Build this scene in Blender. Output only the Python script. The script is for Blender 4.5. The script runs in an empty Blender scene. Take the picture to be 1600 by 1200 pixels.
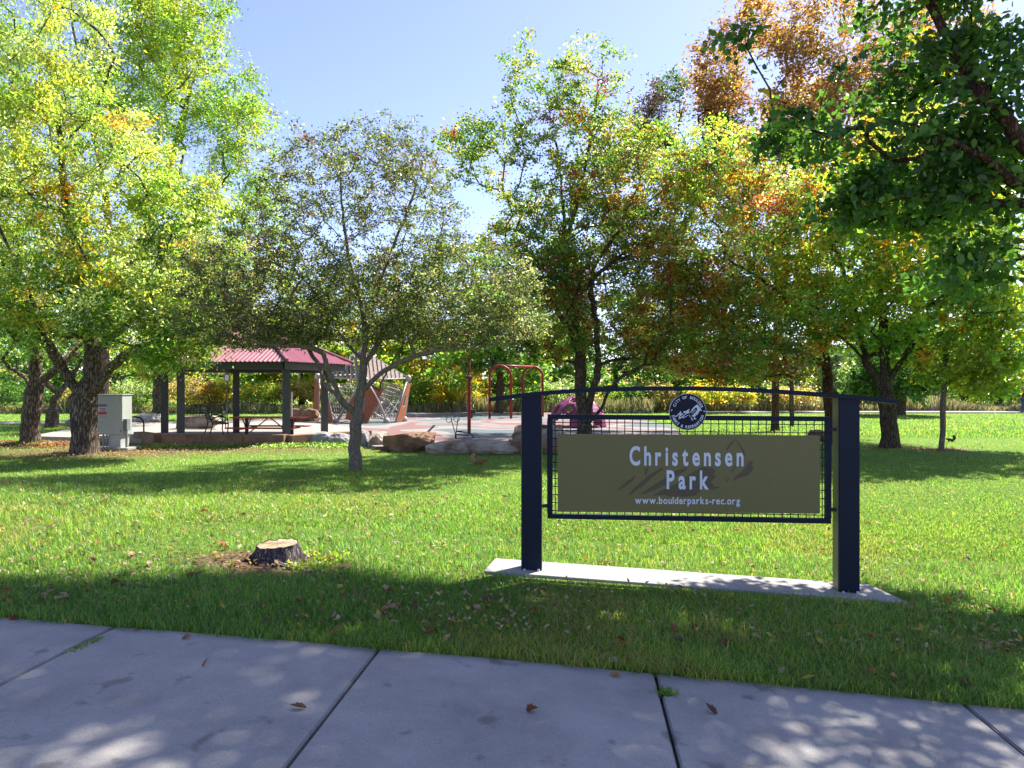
import bpy, bmesh, math, random
import numpy as np
from mathutils import Vector, Matrix, noise as mnoise
R = math.radians
random.seed(7)
RNG = np.random.default_rng(7)
scene = bpy.context.scene
COL = scene.collection

# ------------------------------------------------------------------ camera
FPX, CX, HOR, EYE = 1120.0, 800.0, 606.0, 1.62      # focal length and horizon in photo pixels, eye height
cam_d = bpy.data.cameras.new('camera')
cam = bpy.data.objects.new('camera', cam_d); COL.objects.link(cam)
cam_d.sensor_width = 36.0
cam_d.lens = 36.0 * FPX / 1600.0
cam_d.shift_y = (HOR - 600.0) / 1600.0
cam_d.clip_start = 0.05
cam_d.clip_end = 2000
cam.location = (0, 0, EYE)
cam.rotation_euler = (R(90), 0, 0)
scene.camera = cam

# ------------------------------------------------------------------ sky, sun, exposure
SUN_AZ, SUN_EL = 42.0, 51.0
world = bpy.data.worlds.new('World'); scene.world = world
world.use_nodes = True
wt = world.node_tree
sky = wt.nodes.new('ShaderNodeTexSky')
sky.sky_type = 'NISHITA'
sky.sun_disc = False
sky.sun_elevation = R(SUN_EL)
sky.sun_rotation = R(SUN_AZ)
sky.altitude = 1600
sky.air_density = 1.0
sky.dust_density = 1.3
sky.ozone_density = 3.5
wb = wt.nodes.new('ShaderNodeVectorMath'); wb.operation = 'MULTIPLY'; wb.inputs[1].default_value = (1.17, 0.965, 1.02)
wt.links.new(sky.outputs[0], wb.inputs[0])
wt.links.new(wb.outputs[0], wt.nodes['Background'].inputs[0])
wt.nodes['Background'].inputs[1].default_value = 0.1
sd = Vector((math.sin(R(SUN_AZ)) * math.cos(R(SUN_EL)), math.cos(R(SUN_AZ)) * math.cos(R(SUN_EL)), math.sin(R(SUN_EL))))
sun_l = bpy.data.lights.new('sun', 'SUN'); sun_l.energy = 5.0; sun_l.angle = R(0.55); sun_l.color = (1.0, 0.94, 0.84)
sun = bpy.data.objects.new('sun', sun_l); COL.objects.link(sun)
sun.rotation_euler = sd.to_track_quat('Z', 'Y').to_euler()
sun.location = (20, 20, 30)
scene.view_settings.view_transform = 'Standard'
scene.view_settings.look = 'None'
scene.view_settings.exposure = 1.55
scene.view_settings.gamma = 1.0
scene.view_settings.use_curve_mapping = False
scene.render.engine = 'CYCLES'
scene.cycles.max_bounces = 8
scene.cycles.diffuse_bounces = 6
scene.cycles.transmission_bounces = 4

# ------------------------------------------------------------------ helpers
def at(px, py, Y):
    return Vector(((px - CX) / FPX * Y, Y, EYE - (py - HOR) / FPX * Y))

def sstep(a, b, t):
    t = max(0.0, min(1.0, (t - a) / (b - a))); return t * t * (3 - 2 * t)

def gz(x, y):
    w = 1 - sstep(7.5, 15, y)
    xx = max(-7, min(7, x))
    return -0.052 * xx * w - 0.045

def gz_np(x, y):
    t = np.clip((y - 7.5) / 7.5, 0, 1); w = 1 - t * t * (3 - 2 * t)
    return -0.052 * np.clip(x, -7, 7) * w - 0.045

def gp(px, py):
    Y = EYE * FPX / (py - HOR)
    for _ in range(12):
        z = gz((px - CX) / FPX * Y, Y)
        Y = (EYE - z) * FPX / (py - HOR)
    return at(px, py, Y)

def link(o, parent=None):
    COL.objects.link(o)
    if parent is not None: o.parent = parent
    return o

def tag(o, label=None, cat=None, group=None, kind=None):
    if label: o['label'] = label
    if cat: o['category'] = cat
    if group: o['group'] = group
    if kind: o['kind'] = kind
    return o

def empty(name, loc, label, cat, group=None, rz=0.0):
    o = bpy.data.objects.new(name, None)
    o.empty_display_size = 0.2
    link(o); o.location = loc; o.rotation_euler = (0, 0, rz)
    bpy.context.view_layer.update()
    return tag(o, label, cat, group)

def np_mesh(name, V, F, nper, mat, parent=None, col=None, smooth=False, origin=None):
    """V (n,3), F (m,nper) ints; world coordinates, moved to the parent's frame"""
    me = bpy.data.meshes.new(name)
    V = np.asarray(V, dtype=np.float32)
    me.vertices.add(len(V)); me.vertices.foreach_set('co', V.ravel())
    F = np.asarray(F, dtype=np.int32)
    me.loops.add(F.size); me.loops.foreach_set('vertex_index', F.ravel())
    me.polygons.add(len(F))
    me.polygons.foreach_set('loop_start', np.arange(0, F.size, nper, dtype=np.int32))
    me.polygons.foreach_set('loop_total', np.full(len(F), nper, dtype=np.int32))
    me.update(calc_edges=True)
    if smooth: me.polygons.foreach_set('use_smooth', np.ones(len(F), dtype=bool))
    if col is not None:
        a = me.attributes.new('Col', 'FLOAT_COLOR', 'POINT')
        c = np.ones((len(V), 4), dtype=np.float32); c[:, :3] = col
        a.data.foreach_set('color', c.ravel())
    me.materials.append(mat)
    o = bpy.data.objects.new(name, me)
    link(o)
    if parent is not None:
        o.parent = parent; o.matrix_parent_inverse = Matrix.Translation(parent.location).inverted() if parent.rotation_euler.z == 0 else parent.matrix_world.inverted()
    return o

class MB:
    def __init__(s): s.v = []; s.f = []
    def add(s, vs, fs):
        b = len(s.v); s.v += [tuple(v) for v in vs]; s.f += [tuple(i + b for i in f) for f in fs]; return s
    def box(s, c, d, rz=0.0, m=None):
        x, y, z = d[0] / 2, d[1] / 2, d[2] / 2
        vs = [Vector((i * x, j * y, k * z)) for k in (-1, 1) for j in (-1, 1) for i in (-1, 1)]
        M = Matrix.Rotation(rz, 3, 'Z') if m is None else m
        vs = [M @ v + Vector(c) for v in vs]
        return s.add(vs, [(0, 2, 3, 1), (4, 5, 7, 6), (0, 1, 5, 4), (2, 6, 7, 3), (0, 4, 6, 2), (1, 3, 7, 5)])
    def beam(s, p, q, w, h):
        p, q = Vector(p), Vector(q); d = q - p
        t = d.normalized(); up = Vector((0, 0, 1))
        if abs(t.z) > 0.97: up = Vector((0, 1, 0))
        a = t.cross(up).normalized(); b = a.cross(t).normalized()
        M = Matrix((a, t, b)).transposed()
        return s.box((p + q) / 2, (w, d.length, h), m=M)
    def tube(s, pts, r, n=8, cap=True, closed=False):
        pts = [Vector(p) for p in pts]; m = len(pts)
        rr = r if isinstance(r, (list, tuple)) else [r] * m
        b0 = len(s.v); prev = None
        for i, p in enumerate(pts):
            if closed: t = (pts[(i + 1) % m] - pts[i - 1])
            else: t = pts[min(i + 1, m - 1)] - pts[max(i - 1, 0)]
            t.normalize()
            if prev is None:
                a = t.cross(Vector((0, 0, 1)) if abs(t.z) < 0.9 else Vector((0, 1, 0))).normalized()
            else:
                a = (prev - t * prev.dot(t)).normalized()
            prev = a; b = t.cross(a)
            for k in range(n):
                an = 2 * math.pi * k / n
                s.v.append(tuple(p + (a * math.cos(an) + b * math.sin(an)) * rr[i]))
        for i in range(m if closed else m - 1):
            j = (i + 1) % m
            for k in range(n):
                k2 = (k + 1) % n
                s.f.append((b0 + i * n + k, b0 + i * n + k2, b0 + j * n + k2, b0 + j * n + k))
        if cap and not closed:
            s.f.append(tuple(b0 + k for k in range(n))[::-1]); s.f.append(tuple(b0 + (m - 1) * n + k for k in range(n)))
        return s
    def prism(s, poly, y0, y1):
        """poly of (x,z) in the xz plane, extruded from y0 to y1"""
        n = len(poly)
        vs = [(x, y0, z) for x, z in poly] + [(x, y1, z) for x, z in poly]
        fs = [tuple(range(n)), tuple(range(2 * n - 1, n - 1, -1))] + [(i, i + n, (i + 1) % n + n, (i + 1) % n) for i in range(n)]
        return s.add(vs, fs)
    def slab(s, poly, z0, z1):
        n = len(poly)
        vs = [(p[0], p[1], (p[2] if len(p) > 2 else 0) + z0) for p in poly] + [(p[0], p[1], (p[2] if len(p) > 2 else 0) + z1) for p in poly]
        fs = [tuple(range(n - 1, -1, -1)), tuple(range(n, 2 * n))] + [(i, (i + 1) % n, (i + 1) % n + n, i + n) for i in range(n)]
        return s.add(vs, fs)
    def lathe(s, prof, c, n=16):
        b = len(s.v); m = len(prof)
        for r, z in prof:
            for k in range(n):
                an = 2 * math.pi * k / n; s.v.append((c[0] + r * math.cos(an), c[1] + r * math.sin(an), c[2] + z))
        for i in range(m - 1):
            for k in range(n):
                k2 = (k + 1) % n; s.f.append((b + i * n + k, b + i * n + k2, b + (i + 1) * n + k2, b + (i + 1) * n + k))
        return s
    def build(s, name, mat, parent=None, smooth=False, bevel=0.0, local=False):
        me = bpy.data.meshes.new(name); me.from_pydata(s.v, [], s.f); me.validate(); me.update()
        bm = bmesh.new(); bm.from_mesh(me)
        bmesh.ops.recalc_face_normals(bm, faces=bm.faces)
        if bevel > 0:
            bmesh.ops.bevel(bm, geom=[e for e in bm.edges], offset=bevel, segments=2, affect='EDGES', profile=0.6)
        bm.to_mesh(me); bm.free()
        if smooth:
            for p in me.polygons: p.use_smooth = True
        me.materials.append(mat)
        o = bpy.data.objects.new(name, me); link(o)
        if parent is not None:
            o.parent = parent
            if not local: o.matrix_parent_inverse = parent.matrix_world.inverted()
        return o

# ------------------------------------------------------------------ materials
def nodes(name):
    m = bpy.data.materials.new(name); m.use_nodes = True
    nt = m.node_tree; b = nt.nodes['Principled BSDF']
    return m, nt, b

def N(nt, t, **kw):
    n = nt.nodes.new(t)
    for k, v in kw.items():
        if k.startswith('i_'):
            key = k[2:]; key = int(key) if key.isdigit() else key
            n.inputs[key].default_value = v
        else: setattr(n, k, v)
    return n

def mat(name, c1, c2=None, scale=8.0, rough=0.6, bump=0.0, bscale=40.0, metal=0.0, stretch=(1, 1, 1), spec=0.5, detail=6.0, contrast=(0.35, 0.65)):
    m, nt, b = nodes(name)
    b.inputs['Roughness'].default_value = rough
    b.inputs['Metallic'].default_value = metal
    b.inputs['Specular IOR Level'].default_value = spec
    tc = N(nt, 'ShaderNodeTexCoord'); mp = N(nt, 'ShaderNodeMapping'); mp.inputs['Scale'].default_value = stretch
    nt.links.new(tc.outputs['Object'], mp.inputs[0])
    c2 = c2 or tuple(x * 0.75 for x in c1)
    nz = N(nt, 'ShaderNodeTexNoise'); nz.inputs['Scale'].default_value = scale; nz.inputs['Detail'].default_value = detail
    nz.inputs['Roughness'].default_value = 0.65
    nt.links.new(mp.outputs[0], nz.inputs[0])
    cr = N(nt, 'ShaderNodeValToRGB')
    cr.color_ramp.elements[0].position = contrast[0]; cr.color_ramp.elements[1].position = contrast[1]
    cr.color_ramp.elements[0].color = (*c2, 1); cr.color_ramp.elements[1].color = (*c1, 1)
    nt.links.new(nz.outputs[0], cr.inputs[0]); nt.links.new(cr.outputs[0], b.inputs['Base Color'])
    if bump > 0:
        n2 = N(nt, 'ShaderNodeTexNoise'); n2.inputs['Scale'].default_value = bscale; n2.inputs['Detail'].default_value = 8
        nt.links.new(mp.outputs[0], n2.inputs[0])
        bp = N(nt, 'ShaderNodeBump'); bp.inputs['Strength'].default_value = bump; bp.inputs['Distance'].default_value = 0.02
        nt.links.new(n2.outputs[0], bp.inputs['Height']); nt.links.new(bp.outputs[0], b.inputs['Normal'])
    return m

def leaf_mat(name, trans=0.5, boost=2.2, rough=0.45, spec=0.35):
    m, nt, b = nodes(name)
    at_ = N(nt, 'ShaderNodeAttribute', attribute_name='Col')
    nt.links.new(at_.outputs['Color'], b.inputs['Base Color'])
    b.inputs['Roughness'].default_value = rough; b.inputs['Specular IOR Level'].default_value = spec
    tr = N(nt, 'ShaderNodeBsdfTranslucent')
    mx = N(nt, 'ShaderNodeVectorMath', operation='MULTIPLY'); mx.inputs[1].default_value = (boost * 0.98, boost, boost * 0.5)
    nt.links.new(at_.outputs['Color'], mx.inputs[0]); nt.links.new(mx.outputs[0], tr.inputs[0])
    ms = N(nt, 'ShaderNodeMixShader'); ms.inputs[0].default_value = trans
    nt.links.new(b.outputs[0], ms.inputs[1]); nt.links.new(tr.outputs[0], ms.inputs[2])
    nt.links.new(ms.outputs[0], nt.nodes['Material Output'].inputs[0])
    return m

def bark_mat(name, c1, c2, scale=14.0, bump=0.9):
    m, nt, b = nodes(name)
    b.inputs['Roughness'].default_value = 0.9; b.inputs['Specular IOR Level'].default_value = 0.15
    tc = N(nt, 'ShaderNodeTexCoord'); mp = N(nt, 'ShaderNodeMapping'); mp.inputs['Scale'].default_value = (1, 1, 0.22)
    nt.links.new(tc.outputs['Object'], mp.inputs[0])
    nz = N(nt, 'ShaderNodeTexNoise'); nz.inputs['Scale'].default_value = scale; nz.inputs['Detail'].default_value = 8; nz.inputs['Roughness'].default_value = 0.7
    nt.links.new(mp.outputs[0], nz.inputs[0])
    vo = N(nt, 'ShaderNodeTexVoronoi', feature='DISTANCE_TO_EDGE'); vo.inputs['Scale'].default_value = scale * 1.3
    mxv = N(nt, 'ShaderNodeVectorMath', operation='ADD'); sc = N(nt, 'ShaderNodeVectorMath', operation='SCALE'); sc.inputs['Scale'].default_value = 0.12
    nt.links.new(nz.outputs[1], sc.inputs[0]); nt.links.new(mp.outputs[0], mxv.inputs[0]); nt.links.new(sc.outputs[0], mxv.inputs[1])
    nt.links.new(mxv.outputs[0], vo.inputs[0])
    mr = N(nt, 'ShaderNodeMapRange'); mr.inputs['From Max'].default_value = 0.25
    nt.links.new(vo.outputs[0], mr.inputs[0])
    mu = N(nt, 'ShaderNodeMath', operation='MULTIPLY'); nt.links.new(mr.outputs[0], mu.inputs[0]); nt.links.new(nz.outputs[0], mu.inputs[1])
    cr = N(nt, 'ShaderNodeValToRGB'); cr.color_ramp.elements[0].position = 0.02; cr.color_ramp.elements[1].position = 0.5
    cr.color_ramp.elements[0].color = (*c2, 1); cr.color_ramp.elements[1].color = (*c1, 1)
    nt.links.new(mu.outputs[0], cr.inputs[0]); nt.links.new(cr.outputs[0], b.inputs['Base Color'])
    bp = N(nt, 'ShaderNodeBump'); bp.inputs['Strength'].default_value = bump; bp.inputs['Distance'].default_value = 0.05
    nt.links.new(mu.outputs[0], bp.inputs['Height']); nt.links.new(bp.outputs[0], b.inputs['Normal'])
    return m

M = {}
M['leaf'] = leaf_mat('leaf', 0.55, 2.7, 0.34, 0.7)
M['leaf_dark'] = leaf_mat('leaf_dark', 0.55, 2.5, 0.38, 0.5)
M['grass'] = leaf_mat('grass_blade', 0.5, 2.2, 0.4, 0.5)
M['drygrass'] = leaf_mat('dry_grass_blade', 0.4, 1.1, 0.7, 0.2)
M['bark'] = bark_mat('bark_grey_brown', (0.26, 0.20, 0.155), (0.045, 0.032, 0.025))
M['bark_maple'] = bark_mat('bark_maple', (0.20, 0.155, 0.11), (0.04, 0.03, 0.02), 20)
M['bark_smooth'] = bark_mat('bark_smooth', (0.27, 0.22, 0.175), (0.075, 0.06, 0.05), 30, 0.35)
M['bark_dark'] = bark_mat('bark_dark', (0.21, 0.155, 0.11), (0.05, 0.037, 0.028), 18)
M['bark_red'] = bark_mat('bark_red_brown', (0.19, 0.10, 0.06), (0.05, 0.028, 0.02), 18)
M['berry'] = mat('berry', (0.42, 0.05, 0.015), (0.30, 0.03, 0.01), rough=0.35)
M['navy'] = mat('navy_paint', (0.006, 0.013, 0.029), (0.0045, 0.010, 0.022), 3, 0.5, 0.08, 90, spec=0.2)
M['post_side'] = mat('olive_tan_side', (0.17, 0.155, 0.085), (0.14, 0.13, 0.07), 4, 0.5)
M['white_text'] = mat('white_vinyl', (0.62, 0.66, 0.72), (0.56, 0.60, 0.66), 3, 0.5)
M['print'] = mat('brown_print', (0.092, 0.074, 0.034), (0.075, 0.06, 0.03), 30, 0.55)
M['badge'] = mat('badge_navy', (0.008, 0.010, 0.028), (0.006, 0.008, 0.022), 4, 0.5, spec=0.2)
M['badge_rim'] = mat('badge_rim', (0.55, 0.57, 0.6), rough=0.5)
M['conc'] = mat('concrete', (0.36, 0.34, 0.33), (0.27, 0.255, 0.25), 5, 0.9, 0.35, 160, detail=10)
def conc_mat():
    m, nt, b = nodes('sidewalk_concrete')
    b.inputs['Roughness'].default_value = 0.88; b.inputs['Specular IOR Level'].default_value = 0.3
    geo = N(nt, 'ShaderNodeNewGeometry')
    def nz(s, d=6, r=.6, st=(1, 1, 1)):
        mp = N(nt, 'ShaderNodeMapping'); mp.inputs['Scale'].default_value = st; nt.links.new(geo.outputs['Position'], mp.inputs[0])
        n = N(nt, 'ShaderNodeTexNoise'); n.inputs['Scale'].default_value = s; n.inputs['Detail'].default_value = d; n.inputs['Roughness'].default_value = r
        nt.links.new(mp.outputs[0], n.inputs[0]); return n
    a, g, br = nz(1.6, 8, .7), nz(240, 3, .8), nz(90, 4, .7, (0.08, 1, 1))
    cr = N(nt, 'ShaderNodeValToRGB'); e = cr.color_ramp.elements
    e[0].position = .28; e[0].color = (.23, .215, .205, 1); e[1].position = .72; e[1].color = (.38, .36, .34, 1)
    x = e.new(.5); x.color = (.315, .30, .285, 1)
    nt.links.new(a.outputs[0], cr.inputs[0])
    sp = N(nt, 'ShaderNodeValToRGB'); e = sp.color_ramp.elements; e[0].position = .36; e[0].color = (.45, .43, .42, 1); e[1].position = .5; e[1].color = (1, 1, 1, 1)
    x = e.new(.72); x.color = (1.25, 1.22, 1.2, 1)
    nt.links.new(g.outputs[0], sp.inputs[0])
    mx = N(nt, 'ShaderNodeMix', data_type='RGBA', blend_type='MULTIPLY'); mx.inputs[0].default_value = 0.75
    nt.links.new(cr.outputs[0], mx.inputs[6]); nt.links.new(sp.outputs[0], mx.inputs[7])
    # dark blotches of old stains
    st_ = nz(5.5, 3, .5); sr = N(nt, 'ShaderNodeValToRGB'); e = sr.color_ramp.elements; e[0].position = .27; e[0].color = (.55, .52, .5, 1); e[1].position = .36; e[1].color = (1, 1, 1, 1)
    nt.links.new(st_.outputs[0], sr.inputs[0])
    m2 = N(nt, 'ShaderNodeMix', data_type='RGBA', blend_type='MULTIPLY'); m2.inputs[0].default_value = 0.8
    nt.links.new(mx.outputs[2], m2.inputs[6]); nt.links.new(sr.outputs[0], m2.inputs[7]); nt.links.new(m2.outputs[2], b.inputs['Base Color'])
    ad = N(nt, 'ShaderNodeMath', operation='ADD'); nt.links.new(g.outputs[0], ad.inputs[0]); nt.links.new(br.outputs[0], ad.inputs[1])
    bp = N(nt, 'ShaderNodeBump'); bp.inputs['Strength'].default_value = 0.45; bp.inputs['Distance'].default_value = 0.004
    nt.links.new(ad.outputs[0], bp.inputs['Height']); nt.links.new(bp.outputs[0], b.inputs['Normal'])
    return m
M['conc'] = conc_mat()
M['pale_conc'] = mat('pale_concrete', (0.32, 0.285, 0.255), (0.24, 0.21, 0.19), 1.5, 0.9, 0.1, 60)
M['gutter'] = mat('joint_soil', (0.05, 0.042, 0.03), rough=1.0)
M['asphalt'] = mat('asphalt', (0.055, 0.055, 0.056), (0.04, 0.04, 0.042), 60, 0.95, 0.3, 200)
M['cut_wood'] = mat('cut_wood', (0.50, 0.40, 0.24), (0.30, 0.20, 0.11), 14, 0.85, 0.5, 70, stretch=(1, 5, 1))
M['stump_bark'] = bark_mat('stump_bark', (0.30, 0.26, 0.25), (0.045, 0.035, 0.035), 26, 1.0)
M['sandstone'] = mat('sandstone', (0.26, 0.145, 0.08), (0.12, 0.065, 0.04), 3.5, 0.95, 0.7, 14)
M['sandstone_pale'] = mat('pale_sandstone', (0.42, 0.36, 0.31), (0.15, 0.085, 0.05), 2.2, 0.95, 0.7, 12)
M['greyrock'] = mat('grey_rock', (0.34, 0.33, 0.33), (0.17, 0.165, 0.17), 4, 0.95, 0.6, 14)
M['curbstone'] = mat('curb_stone', (0.25, 0.14, 0.09), (0.14, 0.08, 0.055), 3, 0.9, 0.4, 20)
M['roof_red'] = mat('magenta_red_metal', (0.31, 0.10, 0.13), (0.25, 0.08, 0.105), 3, 0.28, spec=0.7)
M['dark_steel'] = mat('dark_grey_steel', (0.05, 0.053, 0.062), (0.035, 0.038, 0.045), 4, 0.45)
M['black'] = mat('black_steel', (0.015, 0.015, 0.017), rough=0.45)
M['red'] = mat('red_coated_steel', (0.27, 0.016, 0.022), (0.20, 0.014, 0.018), 4, 0.45, spec=0.3)
M['table_red'] = mat('bright_red_coating', (0.55, 0.03, 0.02), (0.45, 0.03, 0.02), 4, 0.4)
M['cab'] = mat('cabinet_grey_green', (0.40, 0.43, 0.40), (0.35, 0.38, 0.355), 2, 0.5)
M['meter'] = mat('meter_grey', (0.20, 0.22, 0.24), rough=0.5)
M['galv'] = mat('pale_tube_metal', (0.40, 0.38, 0.36), (0.29, 0.28, 0.27), 5, 0.4)
M['wood_red'] = mat('red_brown_timber', (0.36, 0.12, 0.05), (0.24, 0.07, 0.03), 8, 0.7, stretch=(6, 6, 0.6))
M['wood_pale'] = mat('weathered_plank', (0.34, 0.25, 0.235), (0.22, 0.16, 0.15), 8, 0.8)
M['rope'] = mat('rope', (0.42, 0.39, 0.36), rough=0.9)
M['purple'] = mat('purple_plastic', (0.21, 0.035, 0.10), (0.17, 0.03, 0.085), 3, 0.4)
M['lab_purple'] = mat('label_purple', (0.25, 0.10, 0.28), rough=0.6)
M['lab_red'] = mat('label_red', (0.5, 0.05, 0.03), rough=0.6)
M['lab_white'] = mat('label_white', (0.6, 0.56, 0.52), rough=0.6)
M['dryleaf'] = leaf_mat('dry_leaf', 0.25, 1.1, 0.7, 0.2)
M['mulch'] = mat('wood_mulch', (0.17, 0.09, 0.055), (0.06, 0.035, 0.022), 30, 1.0, 0.9, 60)
M['fur'] = mat('squirrel_fur', (0.27, 0.13, 0.05), (0.14, 0.07, 0.03), 40, 0.9)
M['fur_pale'] = mat('squirrel_tail_fur', (0.42, 0.25, 0.11), (0.22, 0.12, 0.05), 60, 0.9)
M['fur_dark'] = mat('dark_fur', (0.05, 0.035, 0.02), rough=0.9)
M['skin'] = mat('skin', (0.42, 0.24, 0.17), rough=0.6)
M['maroon'] = mat('maroon_cloth', (0.10, 0.015, 0.025), rough=0.9)
M['denim'] = mat('denim', (0.05, 0.075, 0.15), rough=0.9)
M['hair'] = mat('grey_hair', (0.3, 0.27, 0.24), rough=0.9)

def panel_mat():
    m, nt, b = nodes('olive_sign_face')
    b.inputs['Roughness'].default_value = 0.5
    tc = N(nt, 'ShaderNodeTexCoord')
    mp = N(nt, 'ShaderNodeMapping'); mp.inputs['Scale'].default_value = (2, 2, 220)
    mp2 = N(nt, 'ShaderNodeMapping'); mp2.inputs['Scale'].default_value = (260, 2, 2)
    nt.links.new(tc.outputs['Object'], mp.inputs[0]); nt.links.new(tc.outputs['Object'], mp2.inputs[0])
    a = N(nt, 'ShaderNodeTexNoise'); a.inputs['Scale'].default_value = 1; nt.links.new(mp.outputs[0], a.inputs[0])
    c = N(nt, 'ShaderNodeTexNoise'); c.inputs['Scale'].default_value = 1; nt.links.new(mp2.outputs[0], c.inputs[0])
    ad = N(nt, 'ShaderNodeMath', operation='ADD'); nt.links.new(a.outputs[0], ad.inputs[0]); nt.links.new(c.outputs[0], ad.inputs[1])
    cr = N(nt, 'ShaderNodeValToRGB'); cr.color_ramp.elements[0].position = 0.7; cr.color_ramp.elements[1].position = 1.3
    cr.color_ramp.elements[0].color = (0.122, 0.108, 0.030, 1); cr.color_ramp.elements[1].color = (0.148, 0.132, 0.038, 1)
    nt.links.new(ad.outputs[0], cr.inputs[0]); nt.links.new(cr.outputs[0], b.inputs['Base Color'])
    return m
M['olive'] = panel_mat()

T1P, T2P, STUMP = gp(132, 711), gp(48, 696), gp(428, 884)
YOUNG, MAPLE = gp(1470, 704), gp(1390, 700)

def lawn_mat():
    m, nt, b = nodes('lawn_ground')
    b.inputs['Roughness'].default_value = 0.95; b.inputs['Specular IOR Level'].default_value = 0.1
    geo = N(nt, 'ShaderNodeNewGeometry')
    def noise_(s, d=6, r=0.6):
        n = N(nt, 'ShaderNodeTexNoise'); n.inputs['Scale'].default_value = s; n.inputs['Detail'].default_value = d; n.inputs['Roughness'].default_value = r
        nt.links.new(geo.outputs['Position'], n.inputs[0]); return n
    n1, n2, n3 = noise_(0.35), noise_(2.5), noise_(26, 8, 0.75)
    cr = N(nt, 'ShaderNodeValToRGB'); e = cr.color_ramp.elements
    e[0].position = 0.3; e[0].color = (0.085, 0.18, 0.03, 1); e[1].position = 0.7; e[1].color = (0.21, 0.33, 0.055, 1)
    mx = N(nt, 'ShaderNodeMath', operation='MULTIPLY_ADD'); mx.inputs[1].default_value = 0.45
    ad = N(nt, 'ShaderNodeMath', operation='MULTIPLY_ADD'); ad.inputs[1].default_value = 0.35
    m3 = N(nt, 'ShaderNodeMath', operation='MULTIPLY'); m3.inputs[1].default_value = 0.2
    nt.links.new(n1.outputs[0], m3.inputs[0]); nt.links.new(n2.outputs[0], ad.inputs[0]); nt.links.new(m3.outputs[0], ad.inputs[2])
    nt.links.new(n3.outputs[0], mx.inputs[0]); nt.links.new(ad.outputs[0], mx.inputs[2]); nt.links.new(mx.outputs[0], cr.inputs[0])
    cur = cr.outputs[0]
    # bare, leaf-strewn earth under the left trees and round the stump
    def spot(cur, c, rad, soft, amount=1.0):
        d = N(nt, 'ShaderNodeVectorMath', operation='SUBTRACT'); d.inputs[1].default_value = (c[0], c[1], 0)
        nt.links.new(geo.outputs['Position'], d.inputs[0])
        s = N(nt, 'ShaderNodeVectorMath', operation='MULTIPLY'); s.inputs[1].default_value = (1 / rad[0], 1 / rad[1], 0)
        nt.links.new(d.outputs[0], s.inputs[0])
        l = N(nt, 'ShaderNodeVectorMath', operation='LENGTH'); nt.links.new(s.outputs[0], l.inputs[0])
        a = N(nt, 'ShaderNodeMath', operation='MULTIPLY_ADD'); a.inputs[1].default_value = 0.9
        nt.links.new(n2.outputs[0], a.inputs[0]); nt.links.new(l.outputs['Value'], a.inputs[2])
        r = N(nt, 'ShaderNodeMapRange'); r.inputs['From Min'].default_value = 1.0 + 0.45 - soft; r.inputs['From Max'].default_value = 1.45 + soft
        r.inputs['To Min'].default_value = amount; r.inputs['To Max'].default_value = 0
        nt.links.new(a.outputs[0], r.inputs[0])
        k = N(nt, 'ShaderNodeMix', data_type='RGBA'); nt.links.new(r.outputs[0], k.inputs[0])
        nt.links.new(cur, k.inputs[6])
        c2 = N(nt, 'ShaderNodeValToRGB'); c2.color_ramp.elements[0].color = (0.07, 0.045, 0.025, 1); c2.color_ramp.elements[1].color = (0.30, 0.20, 0.12, 1)
        c2.color_ramp.elements[0].position = 0.35; c2.color_ramp.elements[1].position = 0.7
        nt.links.new(n3.outputs[0], c2.inputs[0]); nt.links.new(c2.outputs[0], k.inputs[7])
        return k.outputs[2]
    cur = spot(cur, T1P + Vector((0, 0.2, 0)), (2.6, 1.6), 0.5, 0.8)
    cur = spot(cur, T2P + Vector((-0.5, 0.2, 0)), (3.5, 1.8), 0.4, 0.85)
    cur = spot(cur, (-8.3, 19.0), (4.5, 1.3), 0.5, 0.7)
    cur = spot(cur, STUMP, (0.78, 0.46), 0.3, 1.0)
    cur = spot(cur, YOUNG, (0.8, 0.6), 0.2, 1.0)
    cur = spot(cur, MAPLE, (0.9, 0.7), 0.3, 0.6)
    nt.links.new(cur, b.inputs['Base Color'])
    bp = N(nt, 'ShaderNodeBump'); bp.inputs['Strength'].default_value = 1.0; bp.inputs['Distance'].default_value = 0.06
    nt.links.new(n3.outputs[0], bp.inputs['Height']); nt.links.new(bp.outputs[0], b.inputs['Normal'])
    return m
M['lawn'] = lawn_mat()

def rubber_mat():
    m, nt, b = nodes('playground_rubber')
    b.inputs['Roughness'].default_value = 0.95
    geo = N(nt, 'ShaderNodeNewGeometry')
    nz = N(nt, 'ShaderNodeTexNoise'); nz.inputs['Scale'].default_value = 0.22; nz.inputs['Detail'].default_value = 1
    nt.links.new(geo.outputs['Position'], nz.inputs[0])
    cr = N(nt, 'ShaderNodeValToRGB'); cr.color_ramp.interpolation = 'CONSTANT'
    el = cr.color_ramp.elements
    el[0].position = 0; el[0].color = (0.085, 0.12, 0.125, 1)
    el[1].position = 0.42; el[1].color = (0.24, 0.22, 0.205, 1)
    for p, c in ((0.5, (0.19, 0.10, 0.095, 1)), (0.56, (0.22, 0.18, 0.17, 1)), (0.64, (0.12, 0.15, 0.15, 1))):
        x = el.new(p); x.color = c
    nt.links.new(nz.outputs[0], cr.inputs[0])
    n2 = N(nt, 'ShaderNodeTexNoise'); n2.inputs['Scale'].default_value = 3; nt.links.new(geo.outputs['Position'], n2.inputs[0])
    mx = N(nt, 'ShaderNodeMix', data_type='RGBA', blend_type='MULTIPLY'); mx.inputs[0].default_value = 0.3
    nt.links.new(cr.outputs[0], mx.inputs[6]); nt.links.new(n2.outputs[0], mx.inputs[7]); nt.links.new(mx.outputs[2], b.inputs['Base Color'])
    return m
M['rubber'] = rubber_mat()

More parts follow.
